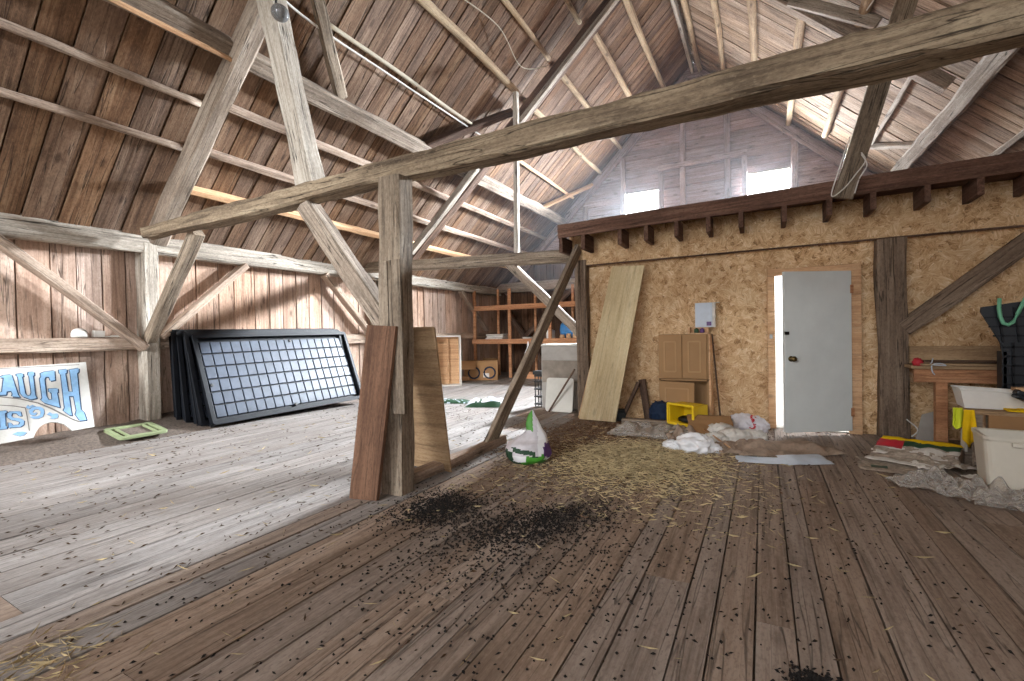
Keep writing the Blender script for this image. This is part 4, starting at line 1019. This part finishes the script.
# ------------------------------------------------------------------ workbench corner
wb = tag(empty('workbench', (1.5, 6.1, 0)), 'rough timber workbench fixed to the strand-board wall beside the old post', 'workbench')
MB().box2((-.17, -.10, .62), (1.3, -.05, .75)).build('front_rail', M['orange'], wb, bevel=.003)
MB().box2((-.20, -.13, .755), (1.3, .23, .785)).build('bench_top', M['tanply'], wb, bevel=.003)
MB().box2((-.005, -.10, 0), (.085, -.02, .62)).build('leg', M['orange'], wb, bevel=.003)
MB().box2((1.1, -.10, 0), (1.2, -.02, .62)).build('leg', M['orange'], wb, bevel=.003)
MB().box2((-.15, .17, .79), (1.2, .2, .97)).build('back_board', M['tanply'], wb, bevel=.003)
for lab, p0, p1, w, m_ in (('thin dark plank lying along the workbench top', (1.42, 6.05, .825), (2.05, 6.02, .83), .07, 'brown'), ('pale offcut plank lying on the workbench edge', (1.36, 6.0, .80), (2.1, 6.06, .80), .12, 'tanply'), ('grey board on the workbench behind the dark plank', (1.5, 6.12, .80), (2.3, 6.12, .81), .12, 'grey')):
    timber('plank_offcut', lab, 'plank', p0, p1, w, .02, M[m_], wob=.002)
o = blob(MB(), (0, 0, 0), (.035, .04, .045), 51, .35, 3).build('red_rag', M['red'], mat=Matrix.Translation((1.355, 5.99, .785)), smooth=True); tag(o, 'small red and purple rag at the corner of the workbench', 'rag')
cable('blue_twine', 'tangle of pale blue twine hanging over the workbench edge', [(1.47, 5.985, .86), (1.455, 5.96, .82), (1.44, 5.955, .80), (1.50, 5.95, .795), (1.56, 5.955, .79), (1.52, 5.95, .81), (1.46, 5.955, .80), (1.455, 5.95, .74), (1.475, 5.95, .70)], .005, M['paleblue'])
slab('grey_panel', 'grey panel leaning low on the wall between post and bench leg', 'panel', [(1.36, 6.13, .01), (1.62, 6.13, .01), (1.64, 6.24, .34), (1.44, 6.24, .26)], .012, M['fridge'], (0, -1, .1))
o = MB().tube([(1.365+.0*k+.05*math.sin(k*.5)-.04, 6.09, .05+.022*k) for k in range(9)], .006, 6).build('white_hose', M['white'], smooth=True); tag(o, 'short curved white hose beside the grey panel', 'hose')
# black crate with grid sides and a green strap
def bigcrate():
    r = tag(empty('black_crate', (1.72, 5.55, .525)), 'black folding crate with ribbed sides standing on the bench', 'crate')
    # flared outline seen from the room: wide mouth, narrower body
    P = [(.10, 0), (.10, .42), (.09, .50), (-.035, .77), (-.03, .81), (.9, .95), (.9, 0)]
    MB().prism(P, -.02, .0, M=Matrix.Rotation(PI/2, 4, 'X')).build('side_wall', M['crate'], r)
    MB().prism([(.12, 0), (.12, .42), (.9, .42), (.9, 0)], -.14, -.12, M=Matrix.Rotation(PI/2, 4, 'X')).build('rear_wall', M['crate'], r)
    MB().box2((.11, 0, 0), (.13, .13, .42)).build('end_wall', M['crate'], r)
    mb = MB()
    for z in (.05, .13, .21, .29, .37, .45): mb.box2((.10, -.014, z), (.9, 0, z+.016))
    for x in (.16, .26, .36, .46, .56, .7): mb.box2((x, -.014, .0), (x+.016, 0, .5))
    for z in (.55, .63, .71): mb.box2((.06-(z-.5)*.35, -.012, z), (.9, 0, z+.014))
    for x in (.1, .2, .3, .42, .54): mb.add([(x, -.012, .5), (x+.015, -.012, .5), (x-.02, -.012, .8), (x-.035, -.012, .8), (x, 0, .5), (x+.015, 0, .5), (x-.02, 0, .8), (x-.035, 0, .8)], [(0, 1, 2, 3), (0, 3, 7, 4), (1, 5, 6, 2), (3, 2, 6, 7)])
    mb.build('ribs', M['tray'], r)
    MB().box2((.10, .0, -.03), (.9, .14, 0)).build('crate_base', M['crate'], r)
    # strap
    pts = [(.075, -.035, .88), (.07, -.04, .80), (.075, -.045, .72), (.095, -.045, .665), (.125, -.045, .65), (.155, -.045, .675), (.185, -.04, .74), (.215, -.035, .82), (.25, -.02, .9)]
    s = MB().tube(pts, .015, 8).build('carry_strap', M['strap'], r, smooth=True); part(s, 'soft green strap')
bigcrate()
# low box table with white bin, cloths
r = tag(empty('wooden_box', (1.55, 5.1, 0)), 'rough wooden box stand in front of the workbench, carrying the white bin', 'wooden box')
for x, y in ((-.06, .15), (-.06, -.06), (.5, .15), (.2, .52), (.9, .52)): MB().box2((x, y, 0), (x+.05, y+.05, .46)).build('leg', M['grey'], r, bevel=.002)
MB().prism([(-.075, -.08), (.6, -.08), (1.1, .42), (1.1, .64), (.2, .64), (-.075, .25)], .46, .49).build('top', M['tanply'], r, bevel=.002)
MB().box2((.02, -.075, .28), (.6, -.06, .46)).build('front_panel', M['card'], r)
MB().box2((-.07, .1, .12), (-.055, .2, .3)).build('side_panel', M['lightgrey'], r)
MB().box2((-.02, -.055, .14), (.03, .2, .17)).build('side_rail', M['grey'], r)
wbin = tag(empty('white_bin', (1.66, 5.24, .495), math.radians(-4)), 'shallow white plastic bin resting on the wooden box stand', 'bin')
mb = MB(); 
mb.add([(-.19, -.11, 0), (.42, -.11, 0), (.42, .13, 0), (-.19, .13, 0), (-.22, -.13, .155), (.44, -.13, .12), (.44, .15, .12), (-.22, .15, .155)], [(3, 2, 1, 0), (0, 1, 5, 4), (1, 2, 6, 5), (2, 3, 7, 6), (3, 0, 4, 7)])
mb.build('bin_wall', M['white'], wbin).modifiers.new('s', 'SOLIDIFY').thickness = .008
ring = MB(); 
for a, b in (((-.22, -.13, .155), (.44, -.13, .12)), ((.44, -.13, .12), (.44, .15, .12)), ((.44, .15, .12), (-.22, .15, .155)), ((-.22, .15, .155), (-.22, -.13, .155))): ring.tube([a, b], .008, 6)
ring.build('bin_rim', M['white'], wbin)
o = MB().box((0, 0, .0), (.2, .1, .03)).box((-.05, 0, .03), (.12, .08, .04)).build('black_case', M['crate'], mat=Matrix.Translation((1.80, 5.02, .58)) @ Matrix.Rotation(.5, 4, 'Y'), bevel=.012); tag(o, 'dark case leaning on the front of the white bin', 'case')
o = MB().box((0, 0, 0), (.35, .09, .025)).box((.05, 0, .016), (.2, .06, .01)).build('wood_scrap', M['newwood'], mat=Matrix.Translation((1.96, 5.24, .655))); tag(o, 'bare wood scrap across the top of the white bin', 'wood scrap')
def cloth_hang(name, label, x0, x1, y, z0, z1, mat, seed, tip=0):
    mb = MB(); vs = []; fs = []; nx, nz = 12, 18
    for j in range(nz+1):
        t = j/nz
        for i in range(nx+1):
            u = i/nx; w = (x1-x0)*(.75+.25*t); xx = x0+(x1-x0)*.5+(u-.5)*w
            z = z1-(z1-z0)*t*(1-.25*abs(u-.4)*tip*2)
            vs.append((xx, y-.02*t+.022*math.sin(u*9+seed+t*2)*(.3+t)*.6, z))
    for j in range(nz):
        for i in range(nx):
            a = j*(nx+1)+i; fs.append((a, a+1, a+nx+2, a+nx+1))
    o = mb.add(vs, fs).build(name, mat, smooth=True); s = o.modifiers.new('s', 'SOLIDIFY'); s.thickness = .008
    tag(o, label, 'cloth')
cloth_hang('yellow_glove', 'golden yellow cloth hanging from the corner of the wooden box stand', 1.405, 1.49, 5.0, .20, .50, M['ycloth'], 1, 1)
cloth_hang('lime_cloth', 'lime yellow cloth hanging just behind the golden yellow one', 1.355, 1.43, 5.06, .33, .505, M['lime'], 4, 1)
o = MB().box((0, 0, 0), (.3, .12, .012)).box((.02, 0, .008), (.2, .08, .01)).build('yellow_folder', M['ycloth'], mat=Matrix.Translation((1.83, 5.05, .505)) @ Matrix.Rotation(-.1, 4, 'Z')); tag(o, 'flat yellow folder under the front of the white bin', 'folder')
# tall tub
def tub():
    r = tag(empty('plastic_tub', (1.61, 4.60, 0), math.radians(-6)), 'tall cream plastic tub standing open on the floor by the clear film', 'tub')
    def rr(w, d_, z): return [(x, y, z) for x, y in rrect(w, d_, .05, 4)]
    lv = [rr(.39, .30, .0), rr(.41, .32, .02), rr(.455, .365, .36), rr(.47, .38, .375), rr(.47, .38, .395), rr(.42, .33, .39), rr(.41, .32, .3), rr(.39, .30, .03)]
    n = len(lv[0]); vs = [p for l in lv for p in l]; fs = []
    for i in range(len(lv)-1):
        for k in range(n):
            k2 = (k+1) % n; fs.append((i*n+k, i*n+k2, (i+1)*n+k2, (i+1)*n+k))
    fs += [tuple(range(n))[::-1], tuple(range((len(lv)-1)*n, len(lv)*n))]
    MB().add(vs, fs).build('tub_body', M['tub'], r)
    MB().box((-.05, -.2, .35), (.09, .02, .03)).build('grip', M['tub'], r, bevel=.005)
tub()
# newspapers and leaflets
NB = [M['news'], M['red'], M['ycloth'], M['green'], M['darkgreen'], M['paper']]
sheet('leaflet', 'open red, yellow and green leaflet on top of the paper heap by the bench', 'leaflet', (1.17, 5.22, .05), -.35, .56, .34, None, 60, .03, 1.5, lift=.10, mats=NB, nx=30, ny=18,
      fn=lambda u, v: 2 if v > .62 else (1 if u < -.35 and v > -.2 else (4 if v > .1 else (0 if noise.noise(Vector((u*3, v*3, 2))) > 0 else 5))))
sheet('newspaper', 'grey newspaper spread flat at the near edge of the paper heap', 'newspaper', (.99, 4.92, .004), -.1, .55, .46, None, 61, .02, 1.4, mats=NB, fn=lambda u, v: 4 if (-.7 < u < -.3 and -.6 < v < -.2) else 0)
sheet('newspaper', 'folded newspaper lying between the grey sheet and the bright leaflet', 'newspaper', (1.08, 5.05, .03), -.5, .5, .34, None, 62, .03, 1.3, lift=.04, mats=NB, fn=lambda u, v: 5 if v < -.6 else 0)
sheet('newspaper', 'rumpled newspaper under the bright leaflet toward the clear film', 'newspaper', (1.25, 5.02, .03), .3, .42, .3, None, 63, .05, 2, mats=NB, fn=lambda u, v: 5 if noise.noise(Vector((u*4, v*4, 8))) > .1 else 0)
sheet('plastic_film', 'crumpled clear plastic film on the floor in front of the cream tub', 'plastic film', (1.22, 4.38, .004), -.55, .72, .50, M['glassy'], 66, .11, 3.6, nx=44, ny=34)
sheet('plastic_film', 'flat tail of clear film trailing towards the cream tub foot', 'plastic film', (1.48, 4.12, .004), -.2, .5, .2, M['glassy'], 67, .08, 3)
sheet('paper_scrap', 'small pale paper scrap between the film and the cream tub', 'paper', (1.42, 4.82, .004), .4, .14, .08, M['paper'], 68, .02, 2)
pole('stick', 'thin white stick on the floor beside the newspapers', 'stick', (.90, 5.52, .012), (1.06, 5.50, .012), .008, M['white'], wob=.0005)

# ------------------------------------------------------------------ straw, chips and specks
def scatter(name, label, cat, mat, gen, seed, n):
    rr = random.Random(seed); mb = MB(); vs = []; fs = []
    for _ in range(n):
        p = gen(rr)
        if p is None: continue
        x, y, z, l, w, a = p; z += fz(x, y)
        ca, sa = math.cos(a), math.sin(a); b = len(vs); t = rr.uniform(-.25, .25)*l; up = w*.6
        vs += [(x-ca*l/2, y-sa*l/2, z+max(0, -t)), (x-sa*w/2, y+ca*w/2, z+.3*up), (x+ca*l/2, y+sa*l/2, z+max(0, t)), (x+sa*w/2, y-ca*w/2, z+.3*up), (x, y, z+up+abs(t)*.5)]
        fs += [(b, b+3, b+4), (b+3, b+2, b+4), (b+2, b+1, b+4), (b+1, b, b+4)]
    mb.add(vs, fs)
    return tag(mb.build(name, mat), label, cat, kind='stuff')
def straw_gen(rr):
    k = rr.random()
    if k < .88:
        x = rr.gauss(-1.05, .36); y = rr.gauss(4.2, .42)
        d2 = ((x+1.05)/.36)**2+((y-4.2)/.42)**2
        z = .004+max(0, .05*(1-d2/4))*rr.random()
    else: x = rr.uniform(-2.2, .1); y = rr.uniform(2.8, 5.6); z = .004
    return (x, y, z, rr.uniform(.02, .085), rr.uniform(.001, .0026), rr.uniform(0, PI))
scatter('straw', 'pale straw strewn in a low heap before the rubbish on the floor', 'straw', M['straw'], straw_gen, 5, 15000)
def straw2(rr):
    if rr.random() < .3: x = rr.gauss(-2.35, .12); y = rr.gauss(.62, .10)
    else: x = rr.uniform(-5.8, .9); y = rr.uniform(.4, 4.6)
    return (x, y, .004, rr.uniform(.03, .10), rr.uniform(.001, .0025), rr.uniform(0, PI))
scatter('loose_straw', 'single straws scattered thinly over the open floor boards', 'straw', M['straw'], straw2, 6, 620)
def chip_gen(rr):
    k = rr.random()
    if k < .28: x = rr.gauss(-1.95, .15); y = rr.gauss(2.52, .17)
    elif k < .58:
        t = rr.gauss(0, .30); s = rr.gauss(0, .14); x = -1.25+t*.55-s*.8; y = 2.55+t*.85+s*.5
    elif k < .78: x = rr.gauss(-1.2, .4); y = rr.gauss(2.35, .5)
    elif k < .84: x = rr.gauss(.14, .035); y = rr.gauss(1.79, .035)
    else: x = rr.uniform(-2.4, .8); y = rr.uniform(.7, 4.2)
    return (x, y, .003, rr.uniform(.008, .026), rr.uniform(.006, .016), rr.uniform(0, PI))
scatter('black_chips', 'black bark chips spilled over the floor beside the central post', 'chips', M['chip'], chip_gen, 8, 7500)
def speck_gen(rr):
    if rr.random() < .75: x = rr.uniform(-6.2, -2.3); y = rr.uniform(.3, 6.5)
    else: x = rr.uniform(-2.3, 1.5); y = rr.uniform(.8, 5.5)
    if noise.noise(Vector((x*.9, y*.9, 4))) < rr.uniform(-.5, .35): return None
    return (x, y, .003, rr.uniform(.010, .045), rr.uniform(.005, .012), rr.gauss(PI/2, .8))
scatter('floor_specks', 'small brown specks of debris all over the bright floor boards', 'debris', M['speck'], speck_gen, 9, 4200)
def rub_gen(rr):
    if rr.random() < .35:
        x = rr.gauss(-1.0, .55); y = rr.gauss(5.75, .25)
    else:
        x = rr.gauss(-1.55, .5); y = rr.gauss(4.7, .7)
        if x < -2.45: return None
    if y > 6.2: return None
    return (x, y, .003, rr.uniform(.015, .06), rr.uniform(.005, .016), rr.uniform(0, PI))
scatter('litter', 'fine brown litter on the floor along the strand-board wall', 'litter', M['litter'], rub_gen, 10, 6500)

# ------------------------------------------------------------------ haze added for the glow round the windows
t = NT('window_glow_haze'); vsn = t.n('ShaderNodeVolumeScatter'); vsn.inputs['Color'].default_value = (.86, .92, 1, 1); vsn.inputs['Density'].default_value = .0030; vsn.inputs['Anisotropy'].default_value = .35
t.l(vsn.outputs[0], t.out.inputs['Volume'])
mb = MB(); mt = Matrix(((1, 0, 0, 0), (0, 0, -1, 0), (0, 1, 0, 0), (0, 0, 0, 1)))
mb.prism([(-4.4, 2.0), (2.4, 2.0), (2.4, roofz(2.4)-.3), (XR, ZR-.5), (-4.4, roofz(-4.4)-.3)], -YB+.2, -5.3)
o = mb.build('window_glow_volume', t.m, mat=mt); tag(o, 'thin bluish haze added for the glow round the two bright windows', 'haze', kind='stuff')

# ------------------------------------------------------------------ light
w = bpy.data.worlds.new('sky'); SC.world = w; w.use_nodes = True
bg = w.node_tree.nodes['Background']; bg.inputs[0].default_value = (.93, .97, 1.0, 1); bg.inputs[1].default_value = 3.0
def light(name, kind, loc, rot, energy, **kw):
    l = bpy.data.lights.new(name, kind); l.energy = energy
    for k, v in kw.items(): setattr(l, k, v)
    o = bpy.data.objects.new(name, l); COL.objects.link(o); o.location = loc; o.rotation_euler = rot; return o
sd = Vector((-.10, .93, -.30))
light('front_fill_light', 'AREA', (-4.3, -9.5, 4.6), sd.to_track_quat('-Z', 'Y').to_euler(), 170, shape='RECTANGLE', size=3.4, size_y=2.4, spread=math.radians(50), color=(.93, .97, 1))  # added area lamp outside the unseen front opening, filling the side bay
for i, (x0, x1, z0, z1) in enumerate((W1, W2)):
    c = Vector(((x0+x1)/2, YB, (z0+z1)/2)); aim = Vector((-4.3, 4.2, .4))-c; aim.normalize()
    light('window_daylight', 'AREA', c-aim*.75, aim.to_track_quat('-Z', 'Y').to_euler(), 3300, shape='RECTANGLE', size=1.1, size_y=.9, spread=math.radians(105), color=(.86, .93, 1))
    light('sky_glow', 'AREA', c+Vector((0, .14, 0)), (-PI/2, 0, 0), 330, shape='RECTANGLE', size=x1-x0, size_y=z1-z0, color=(.88, .94, 1))

light('door_gap_fill', 'AREA', (.4, 8.3, 2.4), (0, 0, 0), 130, size=1.2, color=(.9, .95, 1))  # added lamp that whitens the unseen room behind the door gap

# ------------------------------------------------------------------ camera
cd = bpy.data.cameras.new('camera'); cam = bpy.data.objects.new('camera', cd); COL.objects.link(cam)
cd.sensor_width = 36; cd.lens = 462.9/1024*36; cd.clip_start = .05; cd.clip_end = 300
yaw, pit, rol = (math.radians(a) for a in (28.473, -.810, -1.114))
f = Vector((-math.sin(yaw)*math.cos(pit), math.cos(yaw)*math.cos(pit), math.sin(pit)))
r = Vector((math.cos(yaw), math.sin(yaw), 0)); u = r.cross(f)
r, u = math.cos(rol)*r+math.sin(rol)*u, -math.sin(rol)*r+math.cos(rol)*u
m = Matrix((r, u, -f)).transposed().to_4x4(); m.translation = (0, 0, 1.18)
cam.matrix_world = m; SC.camera = cam

vs_ = SC.view_settings; SC.display_settings.display_device = 'sRGB'
vs_.view_transform = 'Standard'; vs_.look = 'None'; vs_.gamma = 1; vs_.use_curve_mapping = False; vs_.exposure = 0.3
SC.cycles.max_bounces = 8; SC.cycles.diffuse_bounces = 5; SC.cycles.use_denoising = True
